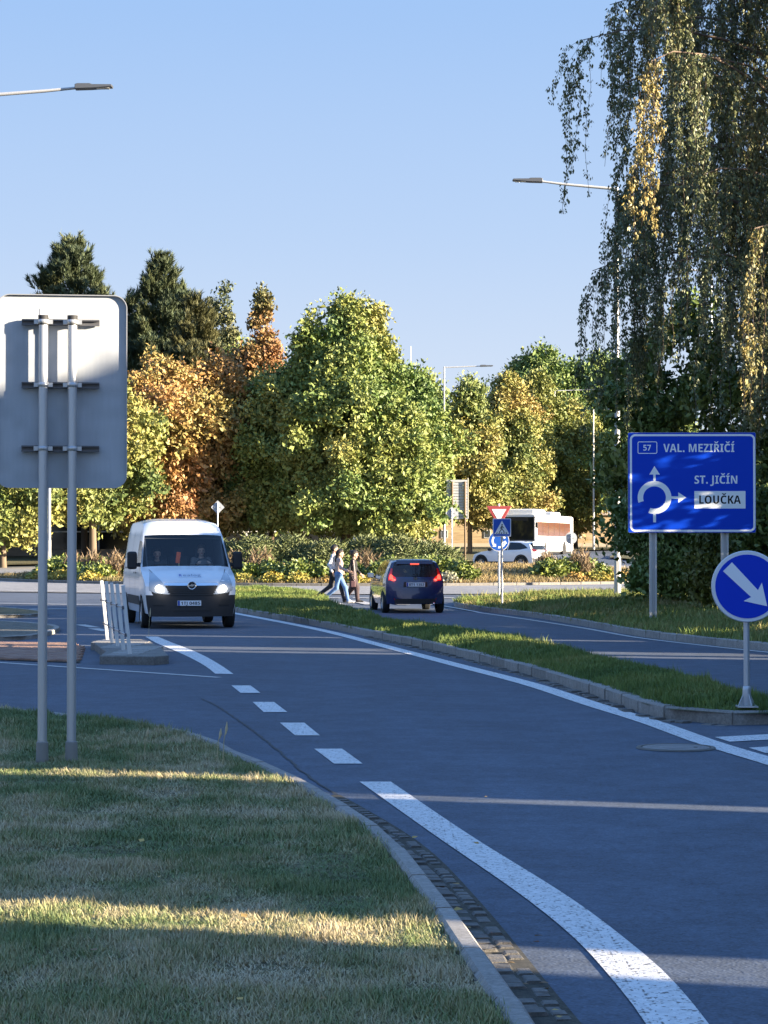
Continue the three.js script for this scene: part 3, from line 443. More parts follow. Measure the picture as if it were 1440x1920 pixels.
// weeping birch
{
  const r = rng(90), r2 = rng(901), t = thing('birch_tree', 'tall weeping birch with hanging curtains of small leaves at the right edge', 'tree', [10.6, .35, -52]);
  const H = 18.5, tw = [];
  mesh('trunk', tube([[0, -.3, 0], [0, .6, 0], [-.15, 5, .1], [-.1, 10, 0], [-.3, 15, .1], [-.3, H, 0]], [.34, .27, .22, .16, .09, .02], 10), std(rgb(.55, .53, .50), .85, { map: barkTex }), t);
  const items = [[], []], limbs = [], strands = [], leafG = [leafSpray(6, .062, .075, 91, { droop: 1.0 }), leafSpray(6, .062, .075, 92, { droop: 1.0 })];
  const pal = [[.09, .115, .052], [.12, .14, .06], [.16, .16, .06], [.27, .205, .06]];
  for (let i = 0; i < 80; i++) {
    const h = 7.6 + 10.6 * Math.pow((i + r()) / 80, .95), a = i * 2.399 + r() * .5, len = (h < 14 ? 3.6 + 2.6 * r() : lerp(5.3, 3.2, (h - 14) / 4)) * (Math.cos(a) < -.2 ? 1.03 : .85);
    const s = new THREE.Vector3(-.1, h - 1.3, 0), rise = 1.1 + r() * .9, dir = new THREE.Vector3(Math.cos(a), 0, Math.sin(a));
    const pts = []; for (let k = 0; k <= 7; k++) { const u = k / 7; pts.push(s.clone().addScaledVector(dir, len * u).add(new THREE.Vector3((r() - .5) * .25, rise * Math.sin(u * 2.2) * 1.15, (r() - .5) * .25))); }
    limbs.push(tube(pts, pts.map((_, k) => lerp(.055, .010, k / 7)), 5));
    for (let k = 0; k < 26; k++) { const b = (.35 + .64 * r2()) * 7, i0 = Math.min(6, Math.floor(b)), q = pts[i0].clone().lerp(pts[i0 + 1], b - i0); q.x += (r2() - .5) * .22; q.y -= r2() * .2; q.z += (r2() - .5) * .22; items[k % 2].push({ p: q, q: qRand(r2), s: .9 + .5 * r2(), c: pick(pal, .2 + .5 * r2()) }); }
    const ns = Math.round(12 + len * 3.0), cl = Array.from({ length: 4 }, () => .2 + .8 * Math.pow(r(), .75));
    for (let k = 0; k < ns; k++) {
      const u = k < 2 ? .97 : k % 5 === 0 ? .22 + .78 * r() : clamp(cl[k % 4] + (r() - .5) * .09, .15, 1), b = u * 7, i0 = Math.min(6, Math.floor(b)), o = pts[i0].clone().lerp(pts[i0 + 1], b - i0);
      const L = (1.2 + 3.2 * r()) * (h > 14 ? .8 : 1), sx = (r() - .5) * .7 + dir.x * .35, sz = (r() - .5) * .7 + dir.z * .35, sp = [];
      for (let q = 0; q <= 5; q++) { const w = q / 5; sp.push(new THREE.Vector3(o.x + sx * Math.sqrt(w) + .06 * Math.sin(w * 9 + k), o.y - L * w * w * .35 - L * w * .65, o.z + sz * Math.sqrt(w) + .06 * Math.cos(w * 8 + k))); }
      strands.push(tube(sp, .005, 3));
      const tone = clamp(.42 + .9 * fbm(o.x * .5, o.y * .4, o.z * .5), 0, 1), nl = Math.round(L * 17), full = r() < .22 ? .45 : 1;
      for (let q = 0; q < nl * full; q++) { const w = Math.pow(r(), .8), f = w * 5, j = Math.min(4, Math.floor(f)), p = sp[j].clone().lerp(sp[j + 1], f - j); p.x += (r() - .5) * .10; p.z += (r() - .5) * .10; items[q % 2].push({ p, q: new THREE.Quaternion().setFromEuler(new THREE.Euler((r() - .5) * .5, r() * 6.28, (r() - .5) * .5)), s: .8 + .5 * r(), c: pick(pal, tone + (r() - .5) * .3).multiplyScalar(.85 + .3 * r()) }); }
    }
  }
  const limbMat = std(rgb(.30, .24, .20), .9, { map: barkTex }); limbs.forEach(g => mesh('branch', g, limbMat, t));
  const st = mesh('hanging_twigs', merge(strands), M.twig, t); st.userData.kind = 'stuff';
  items.forEach((it, i) => crown('crown', leafG[i], M.leaf, it, t));
}

// island planting: juniper hedge, flower bed, grasses
function clump(name, label, group, [x, d], { R, h, n, pal, geoms, mat = M.leaf, seed, upright = false, size = 1, flat = .8, cat = 'plant' }) {
  const r = rng(seed), t = thing(name, label, cat, [x, islY(x, d) - .03, -d], 0, group), items = [];
  mesh('stems', merge(Array.from({ length: 9 }, () => { const a = r() * 6.28, q = R * .6 * r(); return tube([[q * Math.cos(a) * .4, -.05, q * Math.sin(a) * .4], [q * Math.cos(a), h * (.5 + .4 * r()), q * Math.sin(a)]], [.02, .008], 4); })), M.twig, t);
  for (let i = 0; i < n; i++) { const a = r() * 6.28, q = Math.sqrt(r()), y = h * (1 - q * q * flat) * (.25 + .8 * Math.pow(r(), .6)); items.push({ p: new THREE.Vector3(Math.cos(a) * q * R, y, Math.sin(a) * q * R), q: upright ? new THREE.Quaternion().setFromEuler(new THREE.Euler((r() - .5) * .5, r() * 6.28, (r() - .5) * .5)) : qRand(r), s: size * (.7 + .6 * r()), c: pick(pal, r() * .6 + .4 * clamp(.5 + fbm(x + Math.cos(a) * q * R, y * 2, seed), 0, 1)) }); }
  crown('foliage', geoms, mat, items, t); return t;
}
const FEATHER = leafSpray(12, .22, .16, 143, { width: .22 }), BLADES = needleBrush(14, .9, 140), PETALS = leafSpray(12, .10, .12, 141, { width: .8 }), LEAFY = leafSpray(10, .16, .16, 142);
[[-8.2, 111], [-6.4, 110], [-4.6, 110.6], [-2.8, 109.6], [-.9, 110.2], [.8, 109.4], [2.3, 109.8]].forEach(([x, d], i) => clump('juniper_bush', ['left end of the row', 'second from the left', 'third from the left', 'middle of the row', 'behind the walkers', 'above the dark blue car', 'right end of the row'].reduce((a, s, k) => k === i ? `feathery green juniper bush on the roundabout, ${s}` : a, ''), 'juniper bushes on the roundabout', [x, d], { R: 1.5, h: 1.05 + .3 * Math.abs(Math.sin(i * 2.1)), n: 900, pal: [[.08, .11, .04], [.11, .135, .045], [.16, .175, .065]], geoms: FEATHER, mat: M.leafFar, seed: 150 + i, size: 1, cat: 'bush' }));
{
  const r = rng(160), PY = [[.15, .18, .04], [.30, .26, .05], [.48, .34, .05]], PO = [[.20, .17, .05], [.42, .22, .05]], PR = [[.16, .13, .07], [.24, .17, .10], [.30, .22, .14]], PG = [[.06, .10, .02], [.12, .16, .03], [.20, .22, .04]], PW = [[.16, .18, .08], [.36, .34, .28]];
  const kinds = [['flower_clump', 'yellow flowering clump at the edge of the roundabout bed', 'yellow flowers in the roundabout bed', PY, PETALS, M.petal, .5, .42, 150, 1], ['flower_clump', 'orange flowering clump at the edge of the roundabout bed', 'orange flowers in the roundabout bed', PO, PETALS, M.petal, .4, .36, 110, 1], ['tall_grass', 'reddish brown plume grass in the roundabout bed', 'brown plume grasses in the roundabout bed', PR, BLADES, M.needle, .5, .85, 60, .6], ['leafy_plant', 'green leafy perennial in the roundabout bed', 'green perennials in the roundabout bed', PG, LEAFY, M.leaf, .6, .7, 170, 1], ['flower_clump', 'whitish flowering clump in the roundabout bed', 'white flowers in the roundabout bed', PW, PETALS, M.petal, .4, .5, 90, .9]];
  const put = (k, a, rad, sc) => { const K = kinds[k], x = islandC[0] + Math.cos(a) * rad, d = islandC[1] - Math.sin(a) * rad; clump(K[0], K[1], K[2], [x, d], { R: K[6] * sc, h: K[7] * sc * .75, n: Math.round(K[8] * 1.3), pal: K[3], geoms: K[4], mat: K[5], seed: 170 + Math.floor(r() * 9999), size: K[9] * .9, upright: k === 2 }); };
  for (let i = 0; i < 40; i++) { const a = lerp(1.13, 2.08, (i + r() * .8) / 40), ring = i % 3; if (a < 1.30) continue; if (ring === 0) put(r() < .55 ? 0 : r() < .5 ? 1 : 4, a, islandR - .75 - r() * .4, .9 + .4 * r()); else if (ring === 1) put(r() < .6 ? 3 : 4, a, islandR - 2.0 - r() * .8, .9 + .5 * r()); else put(r() < .4 ? 2 : 3, a, islandR - 3.4 - r() * 1.4, .9 + .5 * r()); }
  for (let i = 0; i < 15; i++) { const a = lerp(2.28, 2.62, (i + r()) / 15); put([0, 3, 1, 2, 3][i % 5], a, islandR - .8 - (i % 5) * .7, 1 + .4 * r()); }
  for (let i = 0; i < 10; i++) put([3, 0, 1][i % 3], lerp(2.72, 2.95, i / 10), islandR - 3 - r(), 1.2);
  for (let i = 0; i < 14; i++) { const a = lerp(.82, 1.02, (i + r()) / 14); put([2, 3, 3, 1, 0][i % 5], a, islandR - (i % 5 > 2 ? .9 : 3 + r()), 1 + .35 * r()); }
  for (let i = 0; i < 6; i++) put(3, lerp(1.28, 1.36, r()), islandR - 5 - 3 * r(), .8);
}

{ // tell the bed plants apart by their order from the left
  const ones = ['', 'first', 'second', 'third', 'fourth', 'fifth', 'sixth', 'seventh', 'eighth', 'ninth', 'tenth', 'eleventh', 'twelfth', 'thirteenth', 'fourteenth', 'fifteenth', 'sixteenth', 'seventeenth', 'eighteenth', 'nineteenth'], tens = [, , 'twent', 'thirt', 'fort', 'fift'];
  const ord = n => n < 20 ? ones[n] : n % 10 ? tens[Math.floor(n / 10)] + 'y-' + ones[n % 10] : tens[n / 10] + 'ieth', by = {};
  for (const o of scene.children) if (/roundabout bed/.test(o.userData.group || '')) (by[o.userData.group] = by[o.userData.group] || []).push(o);
  for (const l of Object.values(by)) l.sort((a, b) => a.position.x / -a.position.z - b.position.x / -b.position.z).forEach((o, i) => { o.userData.label = `${ord(i + 1)} ${o.userData.label.replace(' at the edge of', ' in')} from the left`; });
}

// grass blades
function bladeTuft(n, seed, wide = 1) { const r = rng(seed), pos = [], idx = []; for (let i = 0; i < n; i++) { const a = r() * 6.28, q = .035 * Math.sqrt(r()), x = Math.cos(a) * q * 1.4, z = Math.sin(a) * q * 1.4, b = r() * 6.28, h = .55 + .45 * r(), l = .25 + .5 * r(), w = .0022 * wide, dx = Math.cos(b), dz = Math.sin(b), o = pos.length / 3, sx = -dz * w, sz = dx * w, k = .055; pos.push(x + sx, 0, z + sz, x - sx, 0, z - sz, x + dx * l * k * .35 + sx * .8, h * .6, z + dz * l * k * .35 + sz * .8, x + dx * l * k * .35 - sx * .8, h * .6, z + dz * l * k * .35 - sz * .8, x + dx * l * k, h, z + dz * l * k); idx.push(o, o + 1, o + 2, o + 1, o + 3, o + 2, o + 2, o + 3, o + 4); } return geo(pos, idx); }
function grass(name, label, poly, yf, bands, pal, seed, tone, geoN = 14, edge = .06) {
  const r = rng(seed), items = [];
  for (const [x0, x1, d0, d1, dens, h0, h1, wide] of bands) { const n = Math.round((x1 - x0) * (d1 - d0) * dens); for (let i = 0; i < n; i++) { const x = lerp(x0, x1, r()), d = lerp(d0, d1, r()); if (!inside(poly, x, d)) continue; const e = edgeDist(poly, x, d); if (e < edge) continue; const t = tone(x, d) + (r() - .5) * .5, long = e < .3 ? 1.25 : 1, h = lerp(h0, h1, Math.pow(r(), 1.6)) * long * (.55 + .95 * clamp(.5 + .8 * fbm(x * 1.7, d * 1.7, 12), 0, 1)); items.push({ p: new THREE.Vector3(x, yf(x, d) - .012, -d), q: new THREE.Quaternion().setFromEuler(new THREE.Euler((r() - .5) * .45, r() * 6.28, (r() - .5) * .45)), s: new THREE.Vector3(wide, h, wide), c: pick(pal, t).multiplyScalar(.8 + .4 * r()) }); } }
  const o = new THREE.Group(); o.name = numbered(name); info(o, label, 'grass', null, 'stuff'); scene.add(o);
  const m = crown('blades', bladeTuft(geoN, seed + 5), M.blade, items, o); return o;
}
const G_LAWN = [[.11, .165, .055], [.17, .22, .08], [.28, .275, .13], [.43, .365, .21], [.48, .40, .26]], G_GREEN = [[.08, .135, .025], [.12, .175, .03], [.18, .215, .045], [.28, .25, .08]], G_DRY = [[.12, .12, .04], [.24, .19, .08], [.36, .26, .12], [.42, .31, .16]];
const toneLawn = (x, d) => clamp(.45 + .6 * fbm(x * .55, d * .4, 1) + .42 * fbm(x * 2.4, d * 1.7, 4), 0, 1);
grass('lawn_grass', 'short mown grass blades on the foreground lawn', lawnOutline, lawnY, [[-3.4, .7, 6.6, 12, 1700, .018, .055, 1], [-4.6, .4, 12, 18, 950, .02, .06, 1.25], [-5.2, -.6, 18, 23.5, 650, .03, .085, 1.5], [-9, -3.3, 8, 30, 120, .04, .09, 2]], G_LAWN, 201, toneLawn, 14, .115);
grass('median_grass', 'long green grass blades on the median', medOut, medY, [[1.8, 4.3, 21, 32, 480, .05, .13, 1.6], [-1.5, 3.6, 32, 48, 300, .05, .15, 2.2], [-6.8, -.2, 46, 80, 150, .06, .17, 3.2]], G_GREEN, 202, (x, d) => clamp(.4 + .5 * fbm(x * .6, d * .6, 8), 0, 1), 12, .1);
grass('verge_grass', 'rough grass on the right-hand verge', vergeOutline, vergeY, [[4, 13, 36, 52, 130, .07, .2, 2.6], [2, 13, 52, 71.5, 80, .08, .22, 3.4]], [...G_GREEN, [.34, .27, .12]], 203, (x, d) => clamp(.5 + .5 * fbm(x * .6, d * .6, 8), 0, 1), 12, .1);
grass('island_grass', 'dry yellow grass on the roundabout mound', islOut, islY, [[-18, 16, 89, 104, 34, .08, .22, 5]], G_DRY, 204, (x, d) => clamp(.5 + .5 * fbm(x * .4, d * .4, 8), 0, 1), 12, .2);

{ // fallen leaves in the gutter and on the lawn edge, a few seed stalks
  const r = rng(210), items = [], path = curve(kerbLeft.slice(8), .1).filter(q => q[1] > 7 && q[1] < 16), o = new THREE.Group(); o.name = numbered('fallen_leaves'); info(o, 'yellow and brown fallen leaves lying in the gutter and on the lawn', 'leaves', null, 'stuff'); scene.add(o);
  const put = (x, y, d) => items.push({ p: new THREE.Vector3(x, y, -d), q: new THREE.Quaternion().setFromEuler(new THREE.Euler((r() - .5) * .5, r() * 6.28, (r() - .5) * .5)), s: .4 + .45 * r(), c: pick([[.16, .09, .04], [.32, .20, .06], [.45, .30, .08]], r()) });
  for (let i = 0; i < 22; i++) { const q = path[Math.floor(r() * path.length)], k = r() < .75 ? .02 + .2 * r() : .3 + 1.5 * r() * r(); put(q[0] + k, .022, q[1] + (r() - .5) * .1); }
  for (let i = 0; i < 70; i++) { const x = -3.2 + 3.4 * r(), d = 7.5 + 14 * r(); if (inside(lawnOutline, x, d)) put(x, lawnY(x, d) + .03, d); }
  const L = geo([0, 0, 0, .022, .006, .018, -.022, .006, .018, .0, .004, .055], [0, 1, 3, 0, 3, 2]); crown('leaf', L, M.petal, items, o);
  for (const [x, d, y, h] of [[-1.28, 17.0, .09, .24], [-1.22, 16.8, .09, .30], [-4.62, 43.6, .0, .55], [-1.9, 17.6, .09, .2]]) { const t = thing('grass_stalk', ['dry seed stalk, shorter of two at the lawn corner', 'dry seed stalk, taller of two at the lawn corner', 'tall pale weed stalk in front of the van', 'short dry stalk near the sign posts'][items.k = (items.k ?? -1) + 1], 'plant', [x, y, -d]); mesh('stem', tube([[0, -.03, 0], [.01, h * .6, 0], [.03, h, .01]], [.004, .003, .002], 5), std(rgb(.45, .38, .22), .8), t); mesh('seed_head', tube([[.022, h * .75, .005], [.03, h * .9, .01], [.034, h * 1.08, .01]], [.004, .012, .002], 6), std(rgb(.52, .44, .28), .9), t); }
}
// ---------------------------------------------------------------- signs, lamps, railing, buildings
function rrect(w, h, r) { const s = new THREE.Shape(), x = -w / 2, y = -h / 2; s.moveTo(x + r, y); s.lineTo(x + w - r, y); s.absarc(x + w - r, y + r, r, -Math.PI / 2, 0); s.lineTo(x + w, y + h - r); s.absarc(x + w - r, y + h - r, r, 0, Math.PI / 2); s.lineTo(x + r, y + h); s.absarc(x + r, y + h - r, r, Math.PI / 2, Math.PI); s.lineTo(x, y + r); s.absarc(x + r, y + r, r, Math.PI, 1.5 * Math.PI); return s; }
const extr = (s, depth, bevel = 0, seg = 8) => new THREE.ExtrudeGeometry(s, { depth, curveSegments: seg, bevelEnabled: bevel > 0, bevelSize: bevel, bevelThickness: bevel, bevelSegments: 1 });
const poly = pts => new THREE.Shape(pts.map(p => new THREE.Vector2(p[0], p[1])));
function canvasTex(w, h, draw) { const c = document.createElement('canvas'); c.width = w; c.height = h; draw(c.getContext('2d'), w, h); const t = new THREE.CanvasTexture(c); t.colorSpace = THREE.SRGBColorSpace; t.magFilter = THREE.LinearFilter; return t; }
function faceUV(g, w, h) { const p = g.attributes.position, uv = g.attributes.uv; for (let i = 0; i < p.count; i++) uv.setXY(i, p.getX(i) / w + .5, p.getY(i) / h + .5); return g; }
function fitText(x, s, left, right, base, cap, weight = 'bold') { x.save(); x.font = `${weight} 100px sans-serif`; x.textAlign = 'left'; x.textBaseline = 'alphabetic'; const w = x.measureText(s).width, k = cap / 72.9; x.translate(left, base); x.scale((right - left) / w, k); x.fillText(s, 0, 0); x.restore(); }

// back of the big sign on two posts, foreground left
{
  const t = thing('traffic_sign', 'bare grey back of a tall rounded sign on two posts in the lawn', 'sign', [-2.535, .06, -17.22], .12), W = 1.0, H = 1.5, cy = 2.89, cz = -.095;
  const plate = mesh('panel', extr(rrect(W, H, .1), .004).translate(.03, cy, cz), M.alu, t);
  const rim = rrect(W + .012, H + .012, .105); rim.holes.push(new THREE.Path(rrect(W - .002, H - .002, .098).getPoints(8)));
  mesh('rim', extr(rim, .034).translate(.03, cy, cz - .004), std(rgb(.36, .37, .39), .45, { metalness: .4 }), t);
  for (const x of [-.112, .112]) { const p = mesh('post', cyl(.036, [x, -.1, 0], [x, 3.44, 0], 18), M.galv, t); mesh('cap', cyl(.040, [x, 3.40, 0], [x, 3.475, 0], 18), M.plastic, p); mesh('ground_sleeve', tube([[x, -.1, 0], [x, .16, 0], [x, .17, 0]], [.052, .046, .038], 18), std(rgb(.42, .42, .41), .8, { map: concreteTex }), p); }
  for (const y of [2.44, 2.935, 3.425]) {
    const rl = mesh('bracket_rail', merge([box(.60, .012, .032, .02, y + .018, cz + .036), box(.60, .012, .032, .02, y - .018, cz + .036), box(.60, .036, .006, .02, y, cz + .022)]), M.galvDark, t);
    for (const x of [-.112, .112]) mesh('clamp', merge([tube([[x, y - .017, 0], [x, y + .017, 0]], .0405, 16), box(.035, .034, .03, x + .055, y, -.02), box(.035, .034, .03, x - .055, y, -.02)]), M.galv, rl);
  }
  mesh('sticker', box(.075, .07, .002, -.10, 3.50, cz + .0065), std(rgb(.72, .73, .76), .5), t);
}
// direction sign
{
  const W = 2.79, H = 2.2, t = thing('direction_sign', 'large blue direction sign with a roundabout diagram and white place names', 'sign', [6.75, .16, -48.7], -.03), cy = 3.05;
  const tex = canvasTex(2048, 1616, (x, w, h) => {
    x.fillStyle = '#0440c2'; x.fillRect(0, 0, w, h); x.setTransform(w / 1148, 0, 0, h / 920, 0, 0); x.translate(-97, -90);
    x.strokeStyle = x.fillStyle = '#eef0f2'; x.lineWidth = 19; x.beginPath(); x.roundRect(123, 115, 1108, 877, 42); x.stroke();
    x.lineWidth = 7; x.beginPath(); x.roundRect(187, 176, 170, 106, 12); x.stroke();
    fitText(x, '57', 232, 306, 256, 54); fitText(x, 'VAL. MEZI\u0158I\u010c\u00cd', 415, 1056, 270, 76); fitText(x, 'ST. JI\u010c\u00cdN', 690, 1088, 560, 75);
    x.fillRect(693, 628, 459, 160); x.fillStyle = '#0b0b0d'; fitText(x, 'LOU\u010cKA', 728, 1110, 744, 76);
    x.fillStyle = '#eef0f2'; x.lineWidth = 50; x.beginPath(); x.arc(335, 687, 127, Math.PI * .90, Math.PI * 2.62); x.stroke();
    x.fillRect(324, 470, 22, 80); x.beginPath(); x.moveTo(335, 398); x.lineTo(288, 476); x.lineTo(384, 476); x.fill();
    x.fillRect(480, 676, 75, 23); x.beginPath(); x.moveTo(620, 687); x.lineTo(548, 638); x.lineTo(548, 736); x.fill(); x.fillRect(322, 830, 26, 84);
  });
  const p = mesh('panel', extr(rrect(W, H, .03), .045).translate(0, cy, .05), M.alu, t);
  mesh('face', faceUV(new THREE.ShapeGeometry(rrect(W - .01, H - .01, .03)), W, H).translate(0, cy, .098), phys(rgb(1, 1, 1), .45, { map: tex, specularIntensity: .35, bumpMap: dirtTex, bumpScale: .01 }), p);
  for (const x of [-.84, .73]) { const q = mesh('post', merge([box(.045, 4.3, .14, x - .055, 2.0, -.05), box(.045, 4.3, .14, x + .055, 2.0, -.05), box(.11, 4.3, .02, x, 2.0, -.05)]), M.galv, t); mesh('foot_plate', box(.3, .03, .3, x, .0, -.05), M.galv, q); }
}
// round keep-right sign on the median nose
{
  const t = thing('keep_right_sign', 'round blue sign with a white arrow pointing down right, on the median nose', 'sign', [3.585, .17, -21.96], -.02), cy = 1.185;
  mesh('disc', new THREE.CylinderGeometry(.345, .345, .022, 48).rotateX(Math.PI / 2).translate(0, cy, .05), std(rgb(.70, .71, .73), .45), t);
  mesh('face', new THREE.CylinderGeometry(.315, .315, .004, 48).rotateX(Math.PI / 2).translate(0, cy, .063), phys(rgb(.001, .040, .52), .4, { specularIntensity: .35 }), t);
  mesh('rim', new THREE.TorusGeometry(.343, .011, 8, 56).translate(0, cy, .05), std(rgb(.62, .63, .66), .4, { metalness: .3 }), t);
  const L = .275; mesh('arrow', extr(poly([[-.062, L], [.062, L], [.048, -.10], [.128, -.075], [0, -L], [-.128, -.075], [-.048, -.10]]), .003).rotateZ(Math.PI / 4).translate(0, cy, .066), std(rgb(.80, .81, .84), .45), t);
  mesh('post', cyl(.030, [0, 0, 0], [0, 1.5, 0], 16), M.galv, t);
  mesh('base', merge([tube([[0, 0, 0], [0, .16, 0], [0, .2, 0]], [.045, .040, .034], 16), box(.2, .014, .2, 0, .0, 0), ...[0, 1, 2, 3].map(k => extr(poly([[.03, .0], [.095, 0], [.095, .012], [.036, .13]]), .01).translate(0, 0, -.005).rotateY(k * Math.PI / 2 + .4))]), M.galv, t);
  mesh('clamp', box(.11, .03, .08, 0, cy, .01), M.galv, t);
}
const bluePrint = rgb(.012, .085, .42), whitePrint = std(rgb(.78, .79, .80), .5);
// pedestrian crossing sign, and give-way with roundabout sign behind it
{
  const t = thing('crossing_sign', 'square blue pedestrian crossing sign on a thin post by the kerb tip', 'sign', [3.35, .12, -63.1]);
  mesh('post', cyl(.033, [0, -.1, 0], [0, 2.5, 0], 12), M.galv, t);
  const p = mesh('panel', extr(rrect(.52, .52, .03), .02).translate(0, 2.26, .04), whitePrint, t);
  const tex = canvasTex(512, 512, x => { x.fillStyle = '#f0f1f2'; x.fillRect(0, 0, 512, 512); x.fillStyle = '#1257c4'; x.fillRect(22, 22, 468, 468); x.fillStyle = '#f4f5f5'; x.beginPath(); x.moveTo(256, 62); x.lineTo(466, 440); x.lineTo(46, 440); x.fill(); x.fillStyle = '#0c0c0d'; for (let k = 0; k < 5; k++) { const a = 108 + k * 62; x.beginPath(); x.moveTo(a + 8, 395); x.lineTo(a + 36, 395); x.lineTo(a + 26 + (k - 2) * 8, 428); x.lineTo(a - 8 + (k - 2) * 8, 428); x.fill(); }
    x.beginPath(); x.arc(262, 178, 19, 0, 7); x.fill(); x.lineWidth = 26; x.lineCap = 'round'; x.strokeStyle = '#0c0c0d'; const ln = (...q) => { x.beginPath(); x.moveTo(q[0], q[1]); for (let i = 2; i < q.length; i += 2) x.lineTo(q[i], q[i + 1]); x.stroke(); }; x.lineWidth = 34; ln(258, 218, 252, 290); x.lineWidth = 20; ln(250, 292, 222, 338, 186, 378); ln(256, 292, 292, 338, 318, 380); x.lineWidth = 14; ln(256, 218, 218, 262, 208, 290); ln(260, 220, 300, 252, 316, 276); });
  mesh('face', faceUV(new THREE.ShapeGeometry(rrect(.515, .515, .03)), .52, .52).translate(0, 2.26, .0625), std(rgb(1, 1, 1), .4, { map: tex }), p);
  const u = thing('give_way_sign', 'red bordered give-way triangle above a round blue roundabout sign', 'sign', [3.5, .2, -67.6]);
  mesh('post', cyl(.033, [0, -.1, 0], [0, 2.95, 0], 12), M.galv, u);
  const tri = k => { const s = .36 * k; const q = []; for (const [a, b] of [[-1, .577], [1, .577], [0, -1.155]]) q.push([a * s, b * s]); return poly(q); };
  const g = mesh('triangle', extr(tri(1), .02, .02).translate(0, 2.66, .05), std(rgb(.30, .05, .055), .5), u); mesh('triangle_face', extr(tri(.62), .003).translate(0, 2.66, .0925), whitePrint, g);
  const d = mesh('disc', new THREE.CylinderGeometry(.315, .315, .02, 36).rotateX(Math.PI / 2).translate(0, 1.82, .05), std(rgb(.62, .63, .65), .45), u);
  mesh('disc_face', new THREE.CylinderGeometry(.295, .295, .003, 36).rotateX(Math.PI / 2).translate(0, 1.82, .0625), std(bluePrint, .4), d);
  for (let k = 0; k < 3; k++) { const a = k * 2.094 + .4, pts = []; for (let i = 0; i <= 8; i++) { const b = a + 1.35 * i / 8; pts.push([Math.cos(b) * .225, Math.sin(b) * .225]); } for (let i = 8; i >= 0; i--) { const b = a + 1.35 * i / 8; pts.push([Math.cos(b) * .165, Math.sin(b) * .165]); } const e = a + 1.35; pts.splice(9, 0, [Math.cos(e) * .265, Math.sin(e) * .265], [Math.cos(e + .42) * .195, Math.sin(e + .42) * .195], [Math.cos(e) * .125, Math.sin(e) * .125]); mesh('arrow', extr(poly(pts), .003).translate(0, 1.82, .0645), whitePrint, d); }
}
// backs of far signs
function signBack(label, [x, d], y, shape, s, baseY) { const t = thing('traffic_sign', label, 'sign', [x, baseY, -d]); mesh('post', cyl(.035, [0, -.1, 0], [0, y + s * .7, 0], 10), M.galv, t); mesh('panel', shape === 'disc' ? new THREE.CylinderGeometry(s, s, .02, 28).rotateX(Math.PI / 2).translate(0, y, -.05) : extr(rrect(s * 1.42, s * 1.42, .04), .02).rotateZ(Math.PI / 4).translate(0, y, -.06), M.alu, t); mesh('bracket', box(s * 1.1, .05, .03, 0, y, -.03), M.galv, t); return t; }
signBack('pale back of a diamond sign above the white van', [-8.7, 116], 3.0, 'diamond', .36, islY(-8.7, 116));
signBack('grey back of a diamond sign beside the tall street lamp', [3.55, 116], 2.6, 'diamond', .34, islY(3.55, 116));
signBack('round grey back of a sign right of the white bus', [9.7, 115], 1.5, 'disc', .31, islY(9.7, 115));
// back of a slatted information board
{ const t = thing('information_board', 'grey slatted back of an information board beside the tall street lamp', 'board', [4.58, gh(139) + .1, -139.6]); for (const x of [-.28, .52]) mesh('post', cyl(.06, [x, -.2, 0], [x, 5.0, 0], 10), std(rgb(.30, .24, .18), .8, { map: barkTex }), t); for (let k = 0; k < 14; k++) mesh('slat', box(1.36, .15, .05, .05, 2.72 + k * .178, -.09), M.alu, t); for (const x of [-.62, .72]) mesh('frame', box(.05, 2.55, .06, x, 3.95, -.085), std(rgb(.6, .58, .5), .6), t); }
// street lamps
function lamp(label, [x, d], h, arm, dir, base, rise = .12) {
  const t = thing('street_lamp', label, 'street lamp', [x, base, -d], 0, 'tall street lamps');
  mesh('pole', tube([[0, -.2, 0], [0, 1.6, 0], [0, 1.65, 0], [0, h * .5, 0], [0, h * .52, 0], [0, h, 0]], [.105, .10, .085, .075, .062, .05], 14), M.poleGrey, t);
  mesh('door', box(.09, .5, .02, 0, .8, .098), M.poleGrey, t);
  mesh('arm', tube([[0, h - .04, 0], [dir * arm * .5, h + rise * .5, 0], [dir * (arm - .75), h + rise, 0]], [.045, .04, .032], 10), M.poleGrey, t);
  const g = new THREE.Group(); g.name = 'lamp_head'; g.position.set(dir * (arm - .85), h + rise + .01, 0); t.add(g);
  mesh('lamp_body', extr(poly([[0, -.045], [.36, -.035], [.85, .0], [.86, .02], [.84, .035], [.40, .038], [.34, .06], [.05, .06], [0, .04]].map(p => [p[0] * dir, p[1]])), .26, .01).translate(0, 0, -.13), M.lampDark, g);
  mesh('lens', box(.42, .008, .2, dir * .58, -.032, 0), std(rgb(.5, .5, .48), .3), g);
  return t;
}
lamp('street lamp at the upper left, its pole outside the picture', [-9.55, 52], 12.35, 3.15, 1, .1, .16);
lamp('street lamp with a pale pole in front of the birch, arm to the left', [6.86, 65.2], 12.05, 3.05, -1, vergeY(6.86, 65.2), .2);
lamp('tall street lamp beyond the roundabout, arm to the right over the far trees', [4.07, 150], 12.85, 3.3, 1, gh(150) + .1, .05);
lamp('street lamp on the roundabout behind the grey sign back', [-16.9, 112], 13.4, 2.6, -1, islY(-16.9, 112), .1);
lamp('street lamp half hidden by the hanging birch leaves', [13, 88], 12.5, 3.1, -1, gh(88) + .1);
lamp('distant street lamp in front of the dark round tree', [15.5, 201], 14.2, 3.6, 1, gh(201) + .1, .05);
lamp('distant street lamp behind the dark tree left of the direction sign', [17.2, 182], 11.5, 2.2, 1, gh(182) + .1, .05);
